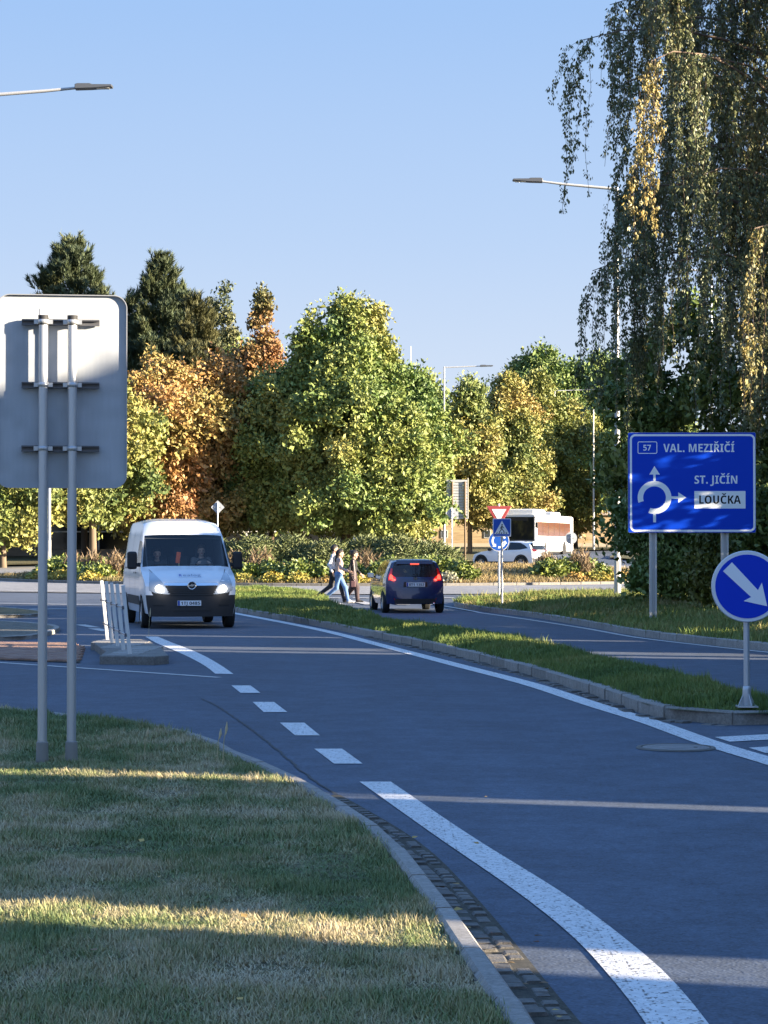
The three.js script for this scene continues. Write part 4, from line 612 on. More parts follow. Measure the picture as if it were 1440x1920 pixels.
{ const t = thing('mast', 'thin white mast far behind the green maple', 'mast', [2.85, gh(235), -235]); mesh('pole', tube([[0, -.2, 0], [0, 12, 0], [0, 21.4, 0]], [.12, .08, .03], 8), M.poleWhite, t); mesh('guy_ring', cyl(.13, [0, 18.6, 0], [0, 18.9, 0], 8), M.galv, t); }
// leaning white railing on the island
{
  const t = thing('railing', 'leaning white slatted railing on the small kerb island', 'railing', [-3.88, .13, -33.9], Math.PI / 2 + .185), L = 5.6;
  const lean = new THREE.Matrix4().makeShear(0, 0, 0, 0, 0, 0).makeRotationX(-.10);
  const add = (n, g, par = t) => mesh(n, g.applyMatrix4(lean), M.poleWhite, par);
  for (let k = 0; k < 5; k++) add('slat', rbox(.045, 1.06, .058, .01, k * L / 4, .53, .0));
  for (const y of [.30, .72]) mesh('rail', box(L + .05, .022, .016, L / 2, y, -.03).applyMatrix4(lean), M.galv, t);
  for (let k = 0; k < 5; k++) for (const y of [.30, .72]) mesh('clip', box(.06, .05, .03, k * L / 4, y, -.035).applyMatrix4(lean), M.galvDark, t);
}
// glazed hall behind the trees on the left
{
  const d0 = 150, x0 = -36, x1 = -2.6, y0 = gh(d0) + .1, t = thing('glazed_hall', 'low dark glazed building with white window frames behind the left-hand trees', 'building', [0, y0, -d0]);
  const wall = std(rgb(.50, .46, .40), .85, { map: concreteTex }), glass = phys(rgb(.02, .022, .025), .08, { metalness: 0 }), fr = std(rgb(.74, .74, .73), .55);
  mesh('wall', merge([box(x1 - x0, .6, 6, (x0 + x1) / 2, .2, -3.1), box(x1 - x0, 4.6, .3, (x0 + x1) / 2, 2.8, -6)]), wall, t);
  mesh('roof', box(x1 - x0 + .8, .5, 7, (x0 + x1) / 2, 5.3, -3.0), std(rgb(.16, .15, .14), .8), t);
  mesh('side_wall', box(.3, 4.6, 6, x1 + .16, 2.75, -3.05), wall, t);
  const n = 10, w = (x1 - x0) / n;
  for (let i = 0; i < n; i++) for (const [a, b] of [[.5, 1.65], [1.73, 3.2], [3.28, 5.05]]) mesh('pane', box(w - .1, b - a, .04, x0 + w * (i + .5), (a + b) / 2, -.09), glass, t);
  for (let i = 0; i <= n; i++) mesh('mullion', box(.11, 4.6, .14, x0 + w * i, 2.77, -.06), fr, t);
  for (const y of [1.69, 3.24]) mesh('transom', box(x1 - x0, .09, .1, (x0 + x1) / 2, y, -.05), fr, t);
}
// pale yellow building beyond the right-hand lawn
{
  const d0 = 206, y0 = gh(d0) + .05, t = thing('yellow_building', 'long low pale yellow building behind the bus and the board', 'building', [0, y0, -d0]), x0 = .4, x1 = 34;
  const wall = std(rgb(.66, .50, .30), .85, { map: concreteTex });
  mesh('wall', box(x1 - x0, 3.0, 8, (x0 + x1) / 2, 1.5, -4), wall, t); mesh('roof', box(x1 - x0 + .6, .22, 8.6, (x0 + x1) / 2, 3.12, -4), std(rgb(.36, .30, .26), .8), t); mesh('plinth', box(x1 - x0 + .1, .4, .2, (x0 + x1) / 2, .2, .04), std(rgb(.42, .36, .28), .9), t);
  for (const x of [4.4, 5.6, 9.6, 14, 18, 22]) { const w = mesh('window', box(.62, .75, .06, x, 1.25, .04), std(rgb(.60, .60, .58), .6), t); mesh('pane', box(.5, .63, .04, x, 1.25, .062), std(rgb(.05, .06, .07), .2), w); }
}
{ const t = thing('playhouse', 'small brown wooden hut seen over the juniper bushes', 'hut', [-.2, gh(168) + .1, -168]); const w = std(rgb(.40, .20, .08), .8, { map: barkTex }); mesh('wall', box(1.2, 1.9, 1.2, 0, .95, 0), w, t); mesh('roof', extr(poly([[-.75, 1.9], [.75, 1.9], [0, 2.35]]), 1.4).translate(0, 0, -.7), std(rgb(.25, .12, .06), .8), t); mesh('opening', new THREE.CylinderGeometry(.22, .22, .04, 20).rotateX(Math.PI / 2).translate(0, 1.5, .61), M.black, t); }
// ---------------------------------------------------------------- vehicles (local axes: +z forward, +x to the vehicle's left, y up)
const TS = [-1, -.96, -.88, -.76, -.6, -.4, -.2, 0, .2, .4, .6, .76, .88, .96, 1];
function shell(root, { profile, Wb, P, seg, arches, sill, body, mats = {}, archR }) {
  const wb = y => table(Wb, y), pz = z => table(P, z), hwOf = (y, z) => wb(y) * pz(z), parts = {};
  const part = n => parts[n] || (parts[n] = { pos: [], idx: [], map: new Map() });
  const rib = profile.map(([z, y, b = 0, c = 0]) => { const hw = hwOf(y - c, z - b); return TS.map(t => [t * hw, y - c * Math.pow(Math.abs(t), 5), z - b * Math.pow(Math.abs(t), 2.4)]); });
  for (let k = 0; k + 1 < rib.length; k++) for (let j = 0; j + 1 < TS.length; j++) {
    const s = seg[k] || 'body', tm = Math.abs((TS[j] + TS[j + 1]) / 2), n = typeof s === 'string' ? s : tm < s.t ? s.glass : (s.rest || 'body'), p = part(n);
    const v = [[k, j], [k, j + 1], [k + 1, j + 1], [k + 1, j]].map(([a, b]) => { const key = a * 100 + b; if (!p.map.has(key)) { p.map.set(key, p.pos.length / 3); p.pos.push(...rib[a][b]); } return p.map.get(key); });
    p.idx.push(v[0], v[1], v[2], v[0], v[2], v[3]);
  }
  const E = profile.map(([z, y, b = 0, c = 0]) => [z - b, y - c]).reverse(), yt = z => table(E, z);
  const zf = E[E.length - 1][0], zr = E[0][0], zs = new Set(E.map(e => e[0])); for (let i = 0; i <= 40; i++) zs.add(lerp(zr, zf, i / 40));
  for (const [zc, r] of arches) for (let i = 0; i <= 14; i++) zs.add(zc + r * Math.cos(Math.PI * i / 14));
  const Z = [...zs].filter(z => z >= zr && z <= zf).sort((a, b) => a - b), R = 12;
  const yb = z => { let y = sill; for (const [zc, r, yc] of arches) if (Math.abs(z - zc) < r) y = Math.max(y, yc + Math.sqrt(r * r - (z - zc) ** 2)); return y; };
  for (const sx of [1, -1]) {
    const pos = [], idx = []; Z.forEach((z, i) => { const t = yt(z), b = Math.min(yb(z), t); for (let j = 0; j <= R; j++) { const y = lerp(b, t, j / R); pos.push(sx * hwOf(y, z), y, z); if (i && j) { const a = (i - 1) * (R + 1) + j - 1, q = i * (R + 1) + j - 1; sx > 0 ? idx.push(a, a + 1, q, q, a + 1, q + 1) : idx.push(a, q, a + 1, q, q + 1, a + 1); } } });
    mesh('side_panel', geo(pos, idx), body, root);
    for (const [zc, r, yc] of arches) { const a = []; for (let i = 0; i <= 16; i++) { const w = Math.PI * i / 16; a.push([sx * (hwOf(yc + r * .5, zc) - .25), yc + Math.sin(w) * (r - .004), zc + Math.cos(w) * (r - .004)]); } const ps = [], ix = []; a.forEach((q, i) => { ps.push(...q, q[0] + sx * .24, q[1], q[2]); if (i) ix.push(2 * i - 2, 2 * i - 1, 2 * i, 2 * i - 1, 2 * i + 1, 2 * i); }); mesh('arch_liner', geo(ps, ix), M.plastic, root); }
  }
  for (const [n, p] of Object.entries(parts)) { const g = toCreasedNormals(geo(p.pos, p.idx), .55); mesh(n, g, mats[n] || body, root); }
  const cl = profile.map(([z, y, b = 0]) => [z, y, b]);
  const zAt = (y, end) => { const L = end === 'front' ? cl : [...cl].reverse(); for (let i = 0; i + 1 < L.length; i++) if (y <= L[i + 1][1]) { const t = clamp((y - L[i][1]) / (L[i + 1][1] - L[i][1] || 1), 0, 1); return [lerp(L[i][0], L[i + 1][0], t), lerp(L[i][2], L[i + 1][2], t)]; } return [L[L.length - 1][0], 0]; };
  const fill = (pts, edge, f) => { const { pts: q, idx } = triFill(pts, edge), pos = []; q.forEach(p => pos.push(...f(p))); return geo(pos, idx); };
  return {
    hwOf, side(name, pts, off, mat, parent = root, sides = [1, -1], edge = .25) { for (const s of sides) mesh(name, fill(pts, edge, ([z, y]) => [s * (hwOf(y, z) + off), y, z]), mat, parent); },
    face(name, pts, off, mat, end = 'front', parent = root, edge = .12) { return mesh(name, fill(pts, edge, ([x, y]) => { const [z, b] = zAt(y, end), t = Math.min(1, Math.abs(x) / hwOf(y, z)); return [x, y, z - b * Math.pow(t, 2.4) + (end === 'front' ? off : -off)]; }), mat, parent); },
  };
}
const mirrorPts = p => p.map(([x, y]) => [-x, y]);
function wheel(root, x, y, z, r, w, rimMat, spokes = 5) {
  const g = new THREE.Group(); g.name = 'wheel'; g.position.set(x, y, z); root.add(g); const s = Math.sign(x);
  mesh('tyre', new THREE.LatheGeometry([[r * .62, -w / 2 * .9], [r * .9, -w / 2], [r * .98, -w * .42], [r, -w * .25], [r, w * .25], [r * .98, w * .42], [r * .9, w / 2], [r * .62, w / 2 * .9], [r * .62, -w / 2 * .9]].map(p => new THREE.Vector2(...p)), 28).rotateZ(Math.PI / 2), M.rubber, g);
  const list = [new THREE.LatheGeometry([[r * .55, -w * .3], [r * .63, w * .42], [r * .58, w * .45], [r * .5, w * .1]].map(p => new THREE.Vector2(...p)), 24).rotateZ(-s * Math.PI / 2)];
  for (let k = 0; k < spokes; k++) list.push(box(w * .12, r * .52, r * .16, s * w * .34, r * .32, 0).applyMatrix4(new THREE.Matrix4().makeRotationX(k * 2 * Math.PI / spokes)));
  list.push(new THREE.CylinderGeometry(r * .14, r * .14, w * .2, 12).rotateZ(Math.PI / 2).translate(s * w * .32, 0, 0));
  mesh('rim', merge(list), rimMat, g); mesh('brake_disc', new THREE.CylinderGeometry(r * .5, r * .5, .02, 20).rotateZ(Math.PI / 2), M.galvDark, g);
}
function plate(root, text, w, h, x, y, z, ry = 0, dots = '') {
  const tex = canvasTex(512, 112, (c, W, H) => { c.fillStyle = '#e9eaec'; c.fillRect(0, 0, W, H); c.fillStyle = '#1c4aa8'; c.fillRect(0, 0, 46, H); c.fillStyle = '#15161a'; fitText(c, text, 66, 496, 92, 72); });
  const p = mesh('number_plate', rbox(w, h, .012, .004).applyMatrix4(new THREE.Matrix4().makeRotationY(ry).setPosition(x, y, z)), M.white, root);
  mesh('plate_face', new THREE.PlaneGeometry(w - .01, h - .008).applyMatrix4(new THREE.Matrix4().makeTranslation(0, 0, .008)).applyMatrix4(new THREE.Matrix4().makeRotationY(ry).setPosition(x, y, z)), std(rgb(1, 1, 1), .5, { map: tex }), p);
}
const glassMat = phys(rgb(.90, .95, .97), .02, { transmission: 1, thickness: 0, ior: 1.5 }), darkGlass = phys(rgb(.012, .014, .017), .06), lensMat = phys(rgb(.34, .37, .41), .08, { clearcoat: 1 }), redLens = phys(rgb(.36, .012, .012), .15, { clearcoat: 1 });
const headGlow = std(rgb(1, .97, .92), .3, { emissive: rgb(1, .90, .74), emissiveIntensity: 1.1 }), redGlow = std(rgb(.7, .02, .02), .3, { emissive: rgb(1, .10, .06), emissiveIntensity: .5 });
function glowLight(root, color, inten, x, y, z) { const l = new THREE.PointLight(color, inten, 0, 2); l.position.set(x, y, z); l.castShadow = true; l.shadow.radius = 3; root.add(l); }

// white panel van
{
  const van = thing('panel_van', 'white panel van coming towards the viewer with its headlights on', 'van', [-4.78, 0, -51.45], .205);
  const white = phys(rgb(.70, .715, .74), .32, { clearcoat: .7, clearcoatRoughness: .1 });
  const S = shell(van, {
    profile: [[2.80, .27, .22, 0], [2.775, .55, .22, 0], [2.75, .74, .22, 0], [2.71, .93, .20, .0], [2.60, 1.06, .20, .02], [2.25, 1.21, .20, .03], [1.84, 1.325, .20, .035], [1.75, 1.375, .20, .03], [1.14, 2.08, .16, .03], [.86, 2.28, .10, .05], [.45, 2.40, .04, .07], [-.6, 2.465, 0, .08], [-2.3, 2.45, 0, .08], [-2.68, 2.40, -.04, .08], [-2.74, 2.0, -.05, 0], [-2.76, 1.2, -.05, 0], [-2.78, .42, -.05, 0]],
    seg: ['bumper', 'bumper', 'body', 'body', 'body', 'body', 'body', { glass: 'windscreen', t: .93 }, 'body', 'body', 'roof', 'roof', 'roof', 'body', 'body', 'body'],
    Wb: [[.2, .96], [.45, 1.01], [.8, 1.035], [1.2, 1.03], [1.45, 1.0], [2.1, .90], [2.4, .82], [2.6, .74]], P: [[-2.8, .985], [-2.3, 1], [1.9, 1], [2.35, .985], [2.62, .95], [2.8, .92]],
    arches: [[1.84, .41, .34], [-1.84, .40, .34]], sill: .33, body: white, mats: { bumper: M.plastic, windscreen: glassMat, roof: white },
  });
  // dark lower front, grille, lamps
  const half = [[0, .27], [.92, .27], [.945, .55], [.945, .84], [.90, .86], [.78, .80], [.62, .775], [.50, .80], [.60, .945], [0, .965]];
  S.face('front_bumper', [...mirrorPts(half).reverse().slice(0, -1), ...half], .012, M.plastic);
  for (let k = 0; k < 4; k++) S.face('grille_bar', [[-.55 + k * .015, .90 - k * .045], [.55 - k * .015, .90 - k * .045], [.545 - k * .015, .876 - k * .045], [-.545 + k * .015, .876 - k * .045]], .026, M.black);
  S.face('chrome_bar', [[-.60, .955], [-.59, 1.0], [-.3, 1.005], [.3, 1.005], [.59, 1.0], [.60, .955], [.3, .95], [-.3, .95]], .022, M.chrome);
  S.face('lower_grille', [[-.42, .40], [.42, .40], [.46, .47], [-.46, .47]], .022, M.black);
  for (const s of [1, -1]) {
    const f = p => s > 0 ? p : mirrorPts(p);
    const l = S.face('headlight', f([[.47, .755], [.52, .84], [.66, 1.06], [.78, 1.22], [.86, 1.245], [.90, 1.10], [.925, .92], [.92, .84], [.80, .79], [.62, .765]]), .018, lensMat);
    S.face('headlight_reflector', f(Array.from({ length: 14 }, (_, i) => [.71 + .085 * Math.cos(i / 14 * 6.283), .885 + .08 * Math.sin(i / 14 * 6.283)])), .028, headGlow, 'front', l);
    S.face('fog_recess', f([[.60, .52], [.84, .52], [.86, .66], [.66, .64]]), .024, M.black);
    const m = new THREE.Group(); m.name = 'mirror'; m.position.set(s * 1.19, 1.50, 1.42); van.add(m);
    mesh('mirror_housing', rbox(.22, .40, .16, .06), M.plastic, m); mesh('mirror_arm', rbox(.2, .09, .08, .03, -s * .16, -.10, 0), M.plastic, m); mesh('mirror_glass', rbox(.18, .34, .01, .004, 0, 0, -.083), M.chrome, m);
    glowLight(van, rgb(1, .9, .75), .05, s * .70, .885, 2.78);
  }
  S.side('side_window', [[1.56, 1.46], [1.18, 1.92], [.55, 1.95], [.52, 1.42], [1.2, 1.40]], .006, darkGlass);
  S.side('door_handle', [[.62, 1.20], [.80, 1.20], [.80, 1.24], [.62, 1.24]], .02, M.plastic); S.side('door_handle', [[.25, 1.20], [.42, 1.20], [.42, 1.24], [.25, 1.24]], .02, M.plastic);
  S.side('side_moulding', [[-2.6, .56], [-2.6, .70], [-2.28, .72], [-2.27, .56]], .012, M.plastic); S.side('side_moulding', [[-1.38, .50], [-1.42, .70], [1.36, .70], [1.40, .50]], .012, M.plastic);
  S.side('panel_seam', [[.47, .45], [.49, .45], [.49, 2.2], [.47, 2.2]], .004, M.black); S.side('panel_seam', [[-.9, .45], [-.88, .45], [-.88, 2.2], [-.9, 2.2]], .004, M.black); S.side('slide_rail', [[-.9, 1.30], [-2.3, 1.30], [-2.3, 1.335], [-.9, 1.335]], .006, M.galvDark);
  S.face('seam', [[-.86, 1.30], [-.50, .80], [-.49, .80], [-.845, 1.30]], .004, M.black); S.face('seam', [[.86, 1.30], [.50, .80], [.49, .80], [.845, 1.30]], .004, M.black);
  // emblem: ring with a bolt
  const e = mesh('emblem', new THREE.TorusGeometry(.085, .014, 8, 28).translate(0, .955, 2.745), M.chrome, van); mesh('emblem_bolt', extr(poly([[-.075, -.018], [.0, -.018], [-.02, -.04], [.075, .006], [.075, .018], [0, .018], [.02, .04], [-.075, -.006]]), .015).translate(0, .955, 2.735), M.chrome, e);
  mesh('emblem_plate', new THREE.CylinderGeometry(.08, .08, .01, 24).rotateX(Math.PI / 2).translate(0, .955, 2.728), M.black, e);
  plate(van, '1TJ 0485', .52, .115, -.06, .565, 2.80);
  // bonnet lettering
  const lt = canvasTex(512, 128, c => { c.fillStyle = '#dfe3ea'; c.fillRect(0, 0, 512, 128); c.fillStyle = '#1d3fa6'; fitText(c, 'R', 14, 84, 92, 66); c.fillStyle = '#8a93a6'; fitText(c, 'ealog', 100, 500, 92, 66); });
  const lg = S.face('lettering', [[-.26, 1.125], [.26, 1.125], [.26, 1.215], [-.26, 1.215]], .008, std(rgb(.82, .83, .84), .4, { map: lt })); { const p = lg.geometry.attributes.position, uv = lg.geometry.attributes.uv; for (let i = 0; i < p.count; i++) uv.setXY(i, (p.getX(i) + .26) / .52, (p.getY(i) - 1.125) / .09); }
  for (const x of [.93, -.93]) { wheel(van, x, .34, 1.84, .34, .22, M.rim, 7); wheel(van, x, .34, -1.84, .34, .22, M.rim, 7); }
  mesh('underbody', box(1.45, .5, 5.2, 0, .58, 0), M.plastic, van);
  // cabin
  const dark = std(rgb(.035, .036, .04), .85);
  mesh('cabin_lining', merge([...[-.87, .85].map(x => extr(poly([[-.15, .6], [1.8, .6], [1.62, 1.34], [.98, 1.98], [-.15, 1.98]]), .02).rotateY(-Math.PI / 2).translate(x + .02, 0, 0)), box(1.74, .02, 1.1, 0, 2.0, .40), box(1.74, 1.6, .03, 0, 1.3, -.15), box(1.74, .03, 1.9, 0, .84, .9)]), dark, van);
  mesh('dashboard', rbox(1.66, .42, .62, .08, 0, 1.09, 1.40), dark, van);
  for (const x of [-.5, 0, .5]) mesh('seat', merge([rbox(.46, .75, .16, .06, x, 1.22, .12), rbox(.46, .14, .5, .05, x, .92, .38), rbox(.26, .2, .1, .04, x, 1.70, .1)]), dark, van);
  mesh('steering_wheel', new THREE.TorusGeometry(.2, .016, 8, 28).rotateX(-.5).translate(.48, 1.36, 1.08), M.black, van);
  for (const x of [.3, -.42]) mesh('wiper', box(.62, .015, .02, x, 1.40, 1.80), M.black, van);
  van.userData.label = 'white panel van coming towards the viewer with its headlights on';
  const vm = van; vm.updateMatrixWorld(true);
  const place = (name, label, cat, x, y, z) => { const p = new THREE.Vector3(x, y, z).applyMatrix4(vm.matrixWorld); return thing(name, label, cat, [p.x, p.y, p.z], .205); };
  const pa = place('paper_sheet', 'white papers on the dashboard in front of the van driver', 'papers', .60, 1.302, 1.46); mesh('sheet', rbox(.40, .012, .26, .004, 0, .008, 0).rotateX(-.2).translate(0, .035, 0), std(rgb(.78, .80, .82), .7), pa);
  const pb = place('paper_sheet', 'pale folded papers on the passenger side of the van dashboard', 'papers', -.52, 1.302, 1.46); mesh('sheet', merge([rbox(.42, .012, .22, .004, 0, .01, 0), rbox(.30, .012, .2, .004, .05, .03, .01)]), std(rgb(.55, .58, .60), .7), pb);
  const pc = place('safety_vest', 'orange safety vest hanging in the middle of the van cabin', 'vest', -.14, 1.30, 1.02); mesh('cloth', rbox(.10, .26, .05, .02, 0, .26, 0).rotateZ(-.12), std(rgb(.85, .13, .03), .8), pc); mesh('strap', box(.02, .2, .02, .05, .12, 0), std(rgb(.75, .7, .3), .7), pc);
  globalThis.vanPlace = place;
}
// dark blue hatchback seen from behind
{
  const car = thing('hatchback_car', 'dark blue hatchback waiting at the roundabout with its brake lights on', 'car', [.62, 0, -62.95], Math.PI + .13);
  const navy = phys(rgb(.012, .026, .10), .22, { clearcoat: 1, clearcoatRoughness: .04 });
  const S = shell(car, {
    profile: [[1.95, .24, .24, 0], [1.94, .5, .24, 0], [1.88, .70, .24, .02], [1.60, .84, .2, .04], [1.02, 1.0, .14, .04], [.20, 1.42, .1, .03], [-.15, 1.50, .04, .05], [-.8, 1.525, 0, .06], [-1.50, 1.485, -.03, .07], [-1.66, 1.44, -.05, .06], [-1.86, 1.0, -.10, .02], [-1.90, .90, -.12, 0], [-1.93, .62, -.16, 0], [-1.95, .45, -.18, 0], [-1.945, .26, -.18, 0]].map((p, i) => [p[0] - i * 1e-4, ...p.slice(1)]),
    seg: ['bumper', 'body', 'body', 'body', { glass: 'windscreen', t: .9 }, 'body', 'roof', 'roof', 'body', { glass: 'rear_window', t: .84 }, 'body', 'body', 'rear_bumper', 'rear_bumper'],
    Wb: [[.2, .79], [.45, .84], [.75, .848], [.95, .835], [1.15, .77], [1.45, .62], [1.6, .54]], P: [[-1.96, .90], [-1.7, .955], [-1.3, .99], [-.8, 1], [1.2, 1], [1.7, .96], [1.96, .86]],
    arches: [[1.23, .325, .30], [-1.27, .325, .30]], sill: .24, body: navy, mats: { windscreen: glassMat, rear_window: phys(rgb(.05, .055, .06), .03, { transmission: .6, thickness: 0 }), bumper: M.plastic, rear_bumper: navy, roof: navy },
  });
  S.side('side_window', [[.72, 1.03], [.18, 1.36], [-.2, 1.425], [-.32, 1.425], [-.28, 1.0]], .005, darkGlass); S.side('side_window', [[-.36, 1.425], [-.95, 1.41], [-1.22, 1.33], [-1.40, 1.12], [-.34, 1.02]], .005, darkGlass);
  S.side('door_seam', [[-.31, .35], [-.325, .35], [-.325, 1.0], [-.31, 1.0]], .003, M.black); S.side('door_seam', [[.72, .4], [.705, .4], [.705, 1.0], [.72, 1.0]], .003, M.black);
  S.side('door_handle', [[-.02, .88], [-.2, .88], [-.2, .91], [-.02, .91]], .02, navy); S.side('door_handle', [[-.85, .90], [-1.03, .90], [-1.03, .93], [-.85, .93]], .02, navy);
  for (const s of [1, -1]) {
    const f = p => s > 0 ? p : mirrorPts(p), l = S.face('tail_light', f([[.52, .90], [.60, .885], [.745, .90], [.735, 1.02], [.655, 1.24], [.61, 1.24], [.64, 1.04], [.55, 1.0]]), .012, redLens, 'rear');
    S.face('brake_light', f([[.60, .93], [.72, .93], [.71, 1.02], [.675, 1.08], [.62, 1.04]]), .020, redGlow, 'rear', l); S.face('reversing_lamp', f([[.53, .905], [.59, .90], [.59, .925], [.54, .935]]), .020, lensMat, 'rear', l);
    S.face('reflector', f([[.56, .36], [.72, .37], [.72, .42], [.57, .41]]), .010, redLens, 'rear');
    glowLight(car, rgb(1, .12, .07), .06, s * .66, .99, -1.98);
    const m = new THREE.Group(); m.name = 'mirror'; m.position.set(s * .93, 1.02, .62); car.add(m); mesh('mirror_housing', rbox(.2, .14, .12, .05), navy, m); mesh('mirror_glass', rbox(.16, .11, .01, .004, 0, 0, -.062), M.chrome, m); mesh('mirror_arm', rbox(.1, .04, .05, .015, -s * .1, -.04, 0), M.plastic, m);
    wheel(car, s * .76, .30, 1.23, .30, .19, M.rim, 7); wheel(car, s * .76, .30, -1.27, .30, .19, M.rim, 7);
  }
  S.face('plate_recess', [[-.34, .72], [.34, .72], [.32, .86], [-.32, .86]], .006, M.black, 'rear'); S.face('bumper_insert', [[-.6, .27], [.6, .27], [.55, .40], [-.55, .40]], .010, M.plastic, 'rear');
  plate(car, '8T1 1353', .52, .115, .0, .79, -1.945, Math.PI);
  const em = mesh('emblem', rbox(.10, .08, .012, .004, 0, .955, -1.90), M.galvDark, car); mesh('emblem_letter', merge([box(.012, .06, .01, -.022, .955, -1.91), box(.012, .06, .01, .022, .955, -1.91), box(.04, .012, .01, 0, .955, -1.91)]), M.chrome, em);
  mesh('spoiler', extr(poly([[-.50, 0], [.50, 0], [.46, .03], [-.46, .03]]), .10, .006).rotateX(Math.PI / 2 + .25).translate(0, 1.455, -1.70), navy, car);
  mesh('high_brake_light', rbox(.24, .032, .02, .006, 0, 1.355, -1.74), redGlow, car);
  mesh('rear_wiper', box(.42, .014, .02, -.06, 1.06, -1.90).rotateZ(.06), M.black, car); mesh('antenna', tube([[0, 1.50, -1.35], [0, 1.72, -1.55]], [.008, .003], 6), M.black, car);
  mesh('underbody', box(1.25, .35, 3.5, 0, .42, 0), M.plastic, car); mesh('exhaust', cyl(.03, [-.5, .27, -1.7], [-.5, .26, -1.98], 10), M.chrome, car);
  for (const x of [-.36, .36]) { mesh('seat', merge([rbox(.46, .62, .14, .06, x, .95, -.25), rbox(.24, .18, .09, .04, x, 1.36, -.27)]), M.black, car); mesh('seat', merge([rbox(.5, .5, .14, .06, x, .85, -1.0), rbox(.22, .14, .09, .04, x, 1.16, -1.02)]), M.black, car); }
}
// white crossover on the far side of the roundabout
{
  const d = 125.5, x = 7.1, car = thing('crossover_car', 'white crossover car driving round the far side of the roundabout', 'car', [x, gh(d) + .02, -d], Math.PI + .95);
  const paint = phys(rgb(.72, .74, .77), .25, { clearcoat: 1, clearcoatRoughness: .05 });
  const S = shell(car, {
    profile: [[2.23, .28, .3, 0], [2.22, .55, .3, 0], [2.12, .82, .28, .03], [1.6, .98, .22, .05], [1.12, 1.05, .16, .05], [.25, 1.49, .1, .04], [-.2, 1.565, .03, .06], [-.9, 1.57, 0, .07], [-1.65, 1.51, -.04, .07], [-1.80, 1.46, -.06, .06], [-2.10, 1.06, -.14, .02], [-2.17, .92, -.16, 0], [-2.22, .62, -.2, 0], [-2.23, .30, -.2, 0]].map((p, i) => [p[0] - i * 1e-4, ...p.slice(1)]),
    seg: ['bumper', 'body', 'body', 'body', { glass: 'windscreen', t: .9 }, 'body', 'body', 'body', 'body', { glass: 'rear_window', t: .84 }, 'body', 'body', 'rear_bumper'],
    Wb: [[.2, .84], [.45, .89], [.8, .90], [1.02, .88], [1.2, .80], [1.5, .65], [1.65, .58]], P: [[-2.24, .88], [-1.95, .95], [-1.5, .99], [-1, 1], [1.4, 1], [1.95, .95], [2.24, .84]],
    arches: [[1.35, .385, .345], [-1.31, .385, .345]], sill: .30, body: paint, mats: { windscreen: darkGlass, rear_window: darkGlass, bumper: M.plastic, rear_bumper: M.plastic },
  });
  S.side('side_window', [[.85, 1.07], [.25, 1.42], [-.2, 1.485], [-.42, 1.485], [-.38, 1.05]], .006, darkGlass); S.side('side_window', [[-.46, 1.485], [-1.15, 1.46], [-1.45, 1.34], [-1.72, 1.16], [-1.2, 1.08], [-.43, 1.06]], .006, darkGlass);
  for (const [zc, yc] of [[1.35, .345], [-1.31, .345]]) { const o = []; for (let i = 0; i <= 14; i++) { const a = Math.PI * i / 14; o.push([zc + .47 * Math.cos(a), yc + .47 * Math.sin(a)]); } for (let i = 14; i >= 0; i--) { const a = Math.PI * i / 14; o.push([zc + .388 * Math.cos(a), yc + .388 * Math.sin(a)]); } S.side('arch_trim', o, .008, M.plastic); }
  S.side('sill_trim', [[.95, .30], [-.9, .30], [-.9, .42], [.95, .42]], .008, M.plastic); S.side('door_handle', [[.2, .93], [.0, .93], [.0, .96], [.2, .96]], .02, paint); S.side('door_handle', [[-.75, .95], [-.95, .95], [-.95, .98], [-.75, .98]], .02, paint);
  for (const s of [1, -1]) {
    const f = p => s > 0 ? p : mirrorPts(p); S.face('tail_light', f([[.44, .98], [.74, .94], [.80, 1.04], [.74, 1.14], [.46, 1.07]]), .012, phys(rgb(.10, .012, .014), .15), 'rear'); S.face('bumper_corner', f([[.52, .36], [.76, .36], [.78, .66], [.66, .60]]), .012, M.plastic, 'rear');
    const m = new THREE.Group(); m.name = 'mirror'; m.position.set(s * 1.0, 1.08, .72); car.add(m); mesh('mirror_housing', rbox(.2, .15, .13, .05), M.plastic, m); mesh('mirror_arm', rbox(.12, .04, .06, .015, -s * .1, -.05, 0), M.plastic, m);
    wheel(car, s * .80, .345, 1.35, .345, .21, M.rim, 5); wheel(car, s * .80, .345, -1.31, .345, .21, M.rim, 5);
    mesh('roof_rail', tube([[s * .60, 1.53, .1], [s * .58, 1.60, -.2], [s * .58, 1.60, -1.2], [s * .6, 1.52, -1.5]], .018, 6), M.galvDark, car);
  }
  S.face('plate_recess', [[-.36, .80], [.36, .80], [.34, .94], [-.34, .94]], .006, M.galvDark, 'rear'); mesh('underbody', box(1.3, .4, 4, 0, .5, 0), M.plastic, car);
  mesh('spoiler', extr(poly([[-.6, 0], [.6, 0], [.54, .06], [-.54, .06]]), .2, .008).rotateX(Math.PI / 2 + .1).translate(0, 1.52, -1.93), paint, car);
}
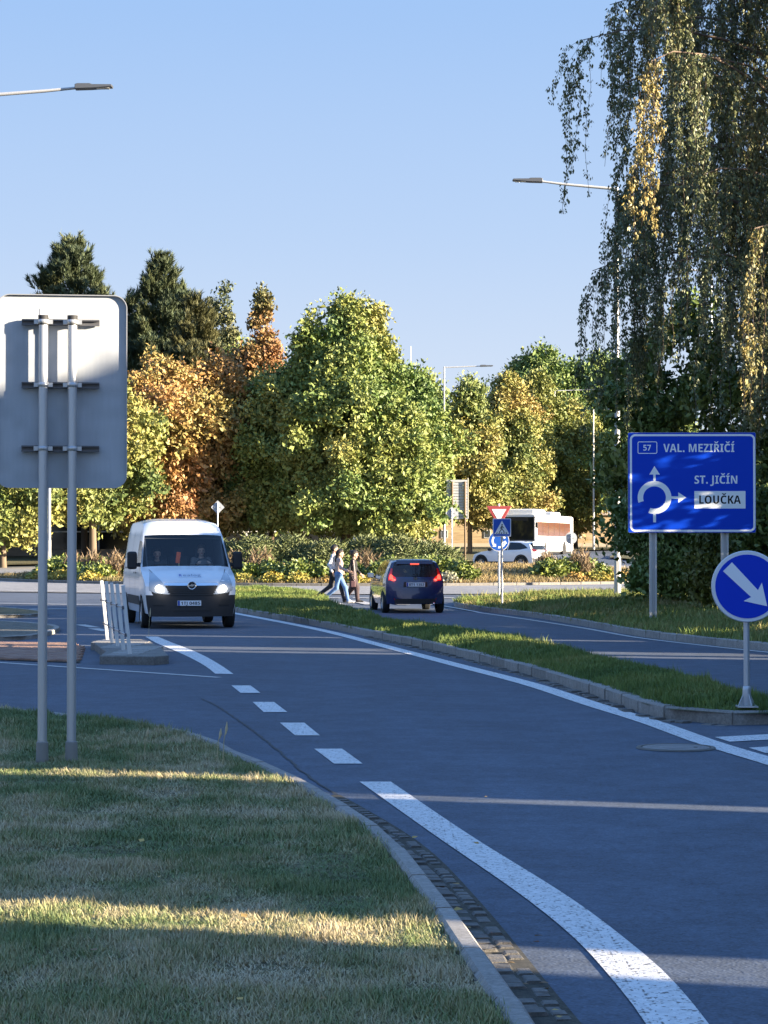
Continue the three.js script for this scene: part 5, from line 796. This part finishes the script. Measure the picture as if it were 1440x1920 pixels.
// white bus on the far approach
{
  const d = 156, bus = thing('bus', 'white city bus with tinted side windows coming along the far road', 'bus', [11.2, gh(d + 5) - .1, -d - 5.6], -.31), W = 1.26, H = 2.95, L = 5.9;
  const wh = phys(rgb(.78, .78, .78), .35, { clearcoat: .5 }), tint = phys(rgb(.11, .05, .035), .08);
  const sec = rrect(2 * W, H - .35, .16); mesh('body', extr(sec, 2 * L, .02).translate(0, (H + .35) / 2, -L), wh, bus);
  mesh('windscreen', extr(rrect(2 * W - .14, 1.75, .12), .03, .01).translate(0, 1.90, L + .02), darkGlass, bus); mesh('destination_display', extr(rrect(1.5, .24, .04), .01).translate(0, 2.64, L + .055), M.black, bus); mesh('front_bumper', rbox(2 * W + .04, .32, .14, .04, 0, .5, L + .02), M.plastic, bus);
  for (const s of [1, -1]) { mesh('headlight', rbox(.34, .16, .05, .03, s * .92, .84, L + .035), lensMat, bus); const m = new THREE.Group(); m.name = 'mirror'; m.position.set(s * 1.42, 2.2, L + .22); bus.add(m); mesh('mirror_housing', rbox(.18, .4, .12, .05), M.plastic, m); mesh('mirror_arm', tube([[0, .2, 0], [-s * .05, .5, -.05], [-s * .3, .6, -.2]], .02, 6), M.plastic, m);
    for (let k = 0; k < 6; k++) { mesh('side_window', rbox(.03, 1.0, 1.62, .012, s * (W + .014), 1.95, L - 1.35 - k * 1.72), tint, bus); mesh('window_pillar', box(.02, 1.0, .06, s * (W + .016), 1.95, L - 1.35 - k * 1.72 - .86), M.plastic, bus); }
    mesh('lower_seam', box(.012, .03, 2 * L - .3, s * (W + .02), 1.05, 0), M.galvDark, bus); mesh('red_panel', rbox(.035, .55, .5, .012, s * (W + .016), 1.55, L - 10.6), std(rgb(.55, .10, .09), .4), bus);
    for (const z of [3.2, -3.0]) { wheel(bus, s * 1.08, .48, z, .48, .28, M.rim, 8); mesh('arch_liner', new THREE.CylinderGeometry(.56, .56, .06, 24).rotateZ(Math.PI / 2).translate(s * (W + .0), .52, z), M.plastic, bus); } }
  mesh('roof_unit', rbox(2.1, .42, 3.4, .12, 0, H + .2, 3.6), wh, bus); mesh('roof_unit', rbox(2.0, .3, 2.8, .1, 0, H + .14, -1.6), wh, bus);
  mesh('underbody', box(2.2, .4, 2 * L - .6, 0, .42, 0), M.plastic, bus);
}
// ---------------------------------------------------------------- people
function sdfGeo(caps, c, half, res, k = .03) {
  const mc = new MarchingCubes(res, M.white, false, false, 120000); mc.isolation = 0; const F = mc.field, hs = res / 2;
  const A = caps.map(q => { const [ax, ay, az] = q.a, [bx, by, bz] = q.b, dx = bx - ax, dy = by - ay, dz = bz - az; return { ax, ay, az, dx, dy, dz, l: dx * dx + dy * dy + dz * dz || 1e-9, ra: q.r, rb: q.r2 ?? q.r, sq: q.sq || 1, c: q.c }; });
  const dist = (o, x, y, z) => { let px = x - o.ax, py = y - o.ay, pz = z - o.az; const t = clamp((px * o.dx + py * o.dy + pz * o.dz) / o.l, 0, 1); px -= o.dx * t; py -= o.dy * t; pz -= o.dz * t; return Math.sqrt(px * px + py * py + (pz * o.sq) * (pz * o.sq)) - (o.ra + (o.rb - o.ra) * t); };
  for (let iz = 0; iz < res; iz++) for (let iy = 0; iy < res; iy++) for (let ix = 0; ix < res; ix++) {
    const x = c[0] + (ix - hs) / hs * half, y = c[1] + (iy - hs) / hs * half, z = c[2] + (iz - hs) / hs * half; let d = 1e3;
    for (const o of A) { const e = dist(o, x, y, z), h = Math.max(k - Math.abs(d - e), 0) / k; d = Math.min(d, e) - h * h * k * .25; }
    F[ix + iy * res + iz * res * res] = -d;
  }
  mc.update(); const n = mc.count, pos = new Float32Array(n * 3); for (let i = 0; i < n; i++) { pos[i * 3] = c[0] + mc.positionArray[i * 3] * half; pos[i * 3 + 1] = c[1] + mc.positionArray[i * 3 + 1] * half; pos[i * 3 + 2] = c[2] + mc.positionArray[i * 3 + 2] * half; }
  let g = new THREE.BufferGeometry(); g.setAttribute('position', new THREE.BufferAttribute(pos, 3)); g = mergeVertices(g, 1e-5); g.computeVertexNormals();
  const p = g.attributes.position, col = new Float32Array(p.count * 3);
  for (let i = 0; i < p.count; i++) { let b = 1e9, cc = A[0].c; for (const o of A) { const e = dist(o, p.getX(i), p.getY(i), p.getZ(i)); if (e < b) { b = e; cc = o.c; } } col.set(cc, i * 3); }
  g.setAttribute('color', new THREE.BufferAttribute(col, 3)); return g;
}
const V = (a, b, t) => [lerp(a[0], b[0], t), lerp(a[1], b[1], t), lerp(a[2], b[2], t)];
function handCaps(w, dir, side, skin) { // palm and five curled fingers leaving the wrist along dir (points downwards/forwards); side = +1 thumb forward
  const d = new THREE.Vector3(...dir).normalize(), f = new THREE.Vector3(0, 0, 1).addScaledVector(d, -d.z).normalize(), s = new THREE.Vector3().crossVectors(d, f), at = (l, a, b) => [w[0] + d.x * l + f.x * a + s.x * b, w[1] + d.y * l + f.y * a + s.y * b, w[2] + d.z * l + f.z * a + s.z * b], C = [];
  C.push({ a: at(0, 0, 0), b: at(.07, .012, 0), r: .022, r2: .024, c: skin }, { a: at(.02, -.012, 0), b: at(.078, -.018, 0), r: .02, c: skin });
  [.03, .011, -.009, -.028].forEach((o, i) => { const L = [.066, .075, .07, .055][i]; C.push({ a: at(.078, o, 0), b: at(.078 + L * .55, o * 1.1, -side * .012), r: .0095, r2: .009, c: skin }, { a: at(.078 + L * .55, o * 1.1, -side * .012), b: at(.078 + L * .85, o * 1.1, -side * .034), r: .009, r2: .0075, c: skin }); });
  C.push({ a: at(.022, .024, 0), b: at(.058, .052, -side * .01), r: .0115, r2: .010, c: skin }, { a: at(.058, .052, -side * .01), b: at(.085, .056, -side * .022), r: .010, r2: .008, c: skin }); return C;
}
function figure(root, J, C, { res = 130, head = 1, lower = true, hair = 'long' } = {}) {
  const B = [], cap = (a, b, r, r2, c, sq) => B.push({ a, b, r, r2, c, sq });
  cap(V(J.pelvis, J.chest, .05), V(J.pelvis, J.chest, .55), .125, .115, C.top, 1.15); cap(V(J.pelvis, J.chest, .5), J.chest, .118, .135, C.top, 1.15); cap(J.chest, V(J.chest, J.neck, .6), .115, .07, C.top, 1.1);
  cap(V(J.chest, J.neck, .5), J.neck, .052, .05, C.skin);
  for (const s of ['L', 'R']) {
    cap(V(J.chest, J['sh' + s], .5), J['sh' + s], .075, .062, C.top); cap(J['sh' + s], J['el' + s], .055, .044, C.top); cap(J['el' + s], V(J['el' + s], J['wr' + s], C.short ? .02 : .8), .043, .036, C.top); cap(V(J['el' + s], J['wr' + s], C.short ? .05 : .75), J['wr' + s], C.short ? .038 : .03, .025, C.skin);
    if (lower) { cap(V(J.pelvis, J['hip' + s], .6), J['hip' + s], .11, .10, C.legs); cap(J['hip' + s], J['kn' + s], .092 * (C.wide || 1), .064 * (C.wide || 1), C.legs); cap(J['kn' + s], J['an' + s], .064 * (C.wide || 1), .044 * (C.wide || 1.05), C.legs); const a = J['an' + s], t = J['to' + s]; cap([a[0], a[1] - .035, a[2] - .0], V(a, t, .3), .045, .045, C.shoe); cap(V(a, t, .1), t, .042, .032, C.shoe); }
  }
  if (lower) cap(V(J.hipL, J.hipR, .1), V(J.hipL, J.hipR, .9), .112, .112, C.legs, 1.05);
  const ys = Object.values(J).map(v => v[1]), c = [J.pelvis[0], (Math.max(...ys) + Math.min(...ys)) / 2, J.pelvis[2]], body = sdfGeo(B, c, (Math.max(...ys) - Math.min(...ys)) / 2 + .17, res, .045);
  const h = J.head, hd = [[[0, .035, -.012], [0, .045, -.02], .088, .086], [[0, -.02, .02], [0, -.075, .045], .064, .040], [[0, .0, .03], [0, .03, .04], .066, .066], [[0, .012, .098], [0, -.022, .112], .009, .015], [[.072, 0, -.005], [.074, -.03, 0], .014, .011], [[-.072, 0, -.005], [-.074, -.03, 0], .014, .011], [[0, -.04, -.02], [0, -.12, -.025], .05, .05]].map(([a, b, r, r2]) => ({ a: a.map((v, i) => v * head + h[i]), b: b.map((v, i) => v * head + h[i]), r: r * head, r2: r2 * head, c: C.skin }));
  for (const s of [1, -1]) hd.push({ a: [h[0] + s * .030, h[1] + .008, h[2] + .088], b: [h[0] + s * .034, h[1] + .008, h[2] + .088], r: .010, c: [.03, .02, .015] }); hd.push({ a: [h[0] - .02, h[1] - .05, h[2] + .089], b: [h[0] + .02, h[1] - .05, h[2] + .089], r: .006, c: [.32, .10, .09] });
  const list = [body, sdfGeo(hd, h, .17, 64, .02)];
  for (const s of ['L', 'R']) { const w = J['wr' + s], e = J['el' + s]; list.push(sdfGeo(handCaps(w, [w[0] - e[0], w[1] - e[1], w[2] - e[2]], s === 'L' ? 1 : -1, C.skin), V(w, V(e, w, 1.35), 1), .15, 60, .010)); }
  const m = mesh('body', mergeGeometries(list.map(g => { g.deleteAttribute('uv'); return g; })), std(rgb(1, 1, 1), .8, { vertexColors: true }), root);
  const H = [{ a: [h[0], h[1] + .055, h[2] - .03], b: [h[0], h[1] + .04, h[2] - .045], r: .098, r2: .098, c: C.hair }, { a: [h[0], h[1] + .09, h[2] + .03], b: [h[0], h[1] + .08, h[2] + .0], r: .07, r2: .08, c: C.hair }];
  if (hair === 'long') H.push({ a: [h[0], h[1] - .02, h[2] - .07], b: [h[0], h[1] - .20, h[2] - .10], r: .082, r2: .07, c: C.hair }, { a: [h[0], h[1] - .18, h[2] - .10], b: [h[0] + .01, h[1] - .42, h[2] - .12], r: .07, r2: .035, c: C.hair }); else if (hair === 'bun') H.push({ a: [h[0], h[1] + .10, h[2] - .11], b: [h[0], h[1] + .12, h[2] - .12], r: .05, r2: .045, c: C.hair });
  mesh('hair', sdfGeo(H, [h[0], h[1] - .1, h[2] - .05], .40, 90, .03), std(rgb(1, 1, 1), .6, { vertexColors: true }), m);
  return m;
}
// walking pose facing +z; st = stride (front foot), mirrored by sw
function walk(hgt, st, sw = 1, bend = .1) {
  const k = hgt / 1.7, J = { pelvis: [0, .95, 0], chest: [0, 1.27, .03], neck: [0, 1.45, .035], head: [0, 1.575, .055], shL: [.175, 1.385, .02], shR: [-.175, 1.385, .02], hipL: [.085, .90, 0], hipR: [-.085, .90, 0] };
  const F = sw > 0 ? 'L' : 'R', R = sw > 0 ? 'R' : 'L', fx = sw * .085, rx = -sw * .085;
  J['kn' + F] = [fx, .50, .17 * st + .04]; J['an' + F] = [fx, .075, .30 * st]; J['to' + F] = [fx + sw * .02, .035, .30 * st + .17];
  J['kn' + R] = [rx, .49, -.06 * st]; J['an' + R] = [rx, .165, -.44 * st]; J['to' + R] = [rx - sw * .02, .04, -.44 * st + .13];
  J['el' + R] = [-sw * .24, 1.12, .08]; J['wr' + R] = [-sw * .22, .93, .24]; J['el' + F] = [sw * .24, 1.11, -.10]; J['wr' + F] = [sw * .25, .88, -.08 + bend];
  for (const q in J) J[q] = J[q].map(v => v * k); return J;
}
{
  const Q = Math.PI / 2, sk = [.50, .32, .24];
  const a = thing('person', 'walker in a beige jumper and blue jeans with long dark hair, crossing the road', 'person', [-1.42, gh(69.3), -69.3], Q - .1); const ja = walk(1.66, 1); ja.elR = [-.24, 1.10, .10]; ja.wrR = [-.20, 1.0, .34];
  figure(a, ja, { skin: sk, top: [.46, .34, .31], legs: [.10, .19, .38], shoe: [.34, .34, .36], hair: [.018, .013, .012] });
  const b = thing('person', 'walker in a white top and black trousers, the furthest back of the three', 'person', [-1.62, gh(70.2), -70.25], Q - .05);
  figure(b, walk(1.80, 1.15, -1), { skin: sk, top: [.70, .69, .72], legs: [.018, .020, .03], shoe: [.03, .03, .035], hair: [.015, .012, .012], wide: 1.12 }, { hair: 'short' });
  const e = thing('person', 'walker dressed in black with wide dark trousers, in front of the other two', 'person', [-.98, gh(69.9), -69.9], Q - .1);
  figure(e, walk(1.62, .55, -1), { skin: sk, top: [.014, .014, .016], legs: [.045, .028, .032], shoe: [.02, .02, .022], hair: [.014, .012, .012], wide: 1.35 }, { hair: 'bun' });
  const bag = thing('shoulder_bag', 'grey-brown strap bag carried by the walker dressed in black', 'bag', [-.99, gh(69.7) + .62, -69.66], 0); mesh('strap', tube([[.06, .02, .02], [.07, .35, .03], [.03, .72, 0]], .022, 6), std(rgb(.33, .27, .26), .8), bag); mesh('pouch', rbox(.16, .2, .08, .03, .02, -.03, .02), std(rgb(.10, .05, .055), .7), bag);
  // van crew, seated
  const sit = (x) => ({ pelvis: [0, .03, 0], chest: [0, .38, .02], neck: [0, .56, .05], head: [0, .69, .08], shL: [.17, .49, .03], shR: [-.17, .49, .03], hipL: [.1, .02, .06], hipR: [-.1, .02, .06], knL: [.14, .08, .46], knR: [-.14, .08, .46], anL: [.14, -.06, .5], anR: [-.14, -.06, .5], toL: [.14, -.08, .62], toR: [-.14, -.08, .62], elL: [.26, .26, .20], elR: [-.26, .26, .20], wrL: [.15, .40, .52], wrR: [-.15, .40, .52] });
  const d1 = vanPlace('person', 'van driver in a grey striped top with both hands on the steering wheel', 'person', .5, 1.02, .30), j1 = sit(); figure(d1, j1, { skin: [.58, .40, .31], top: [.20, .20, .21], legs: [.03, .03, .05], shoe: [.02, .02, .02], hair: [.10, .07, .05], short: false }, { res: 90, hair: 'short' });
  const d2 = vanPlace('person', 'bearded van passenger in a dark top looking ahead', 'person', -.52, .95, .30), j2 = sit(); for (const s of ['L', 'R']) { j2['el' + s][1] = .2; j2['el' + s][2] = .12; j2['wr' + s] = [s === 'L' ? .12 : -.12, .12, .36]; } figure(d2, j2, { skin: [.52, .34, .26], top: [.06, .06, .065], legs: [.03, .03, .05], shoe: [.02, .02, .02], hair: [.02, .015, .012] }, { res: 90, hair: 'short' });
}
renderer.render(scene, camera);
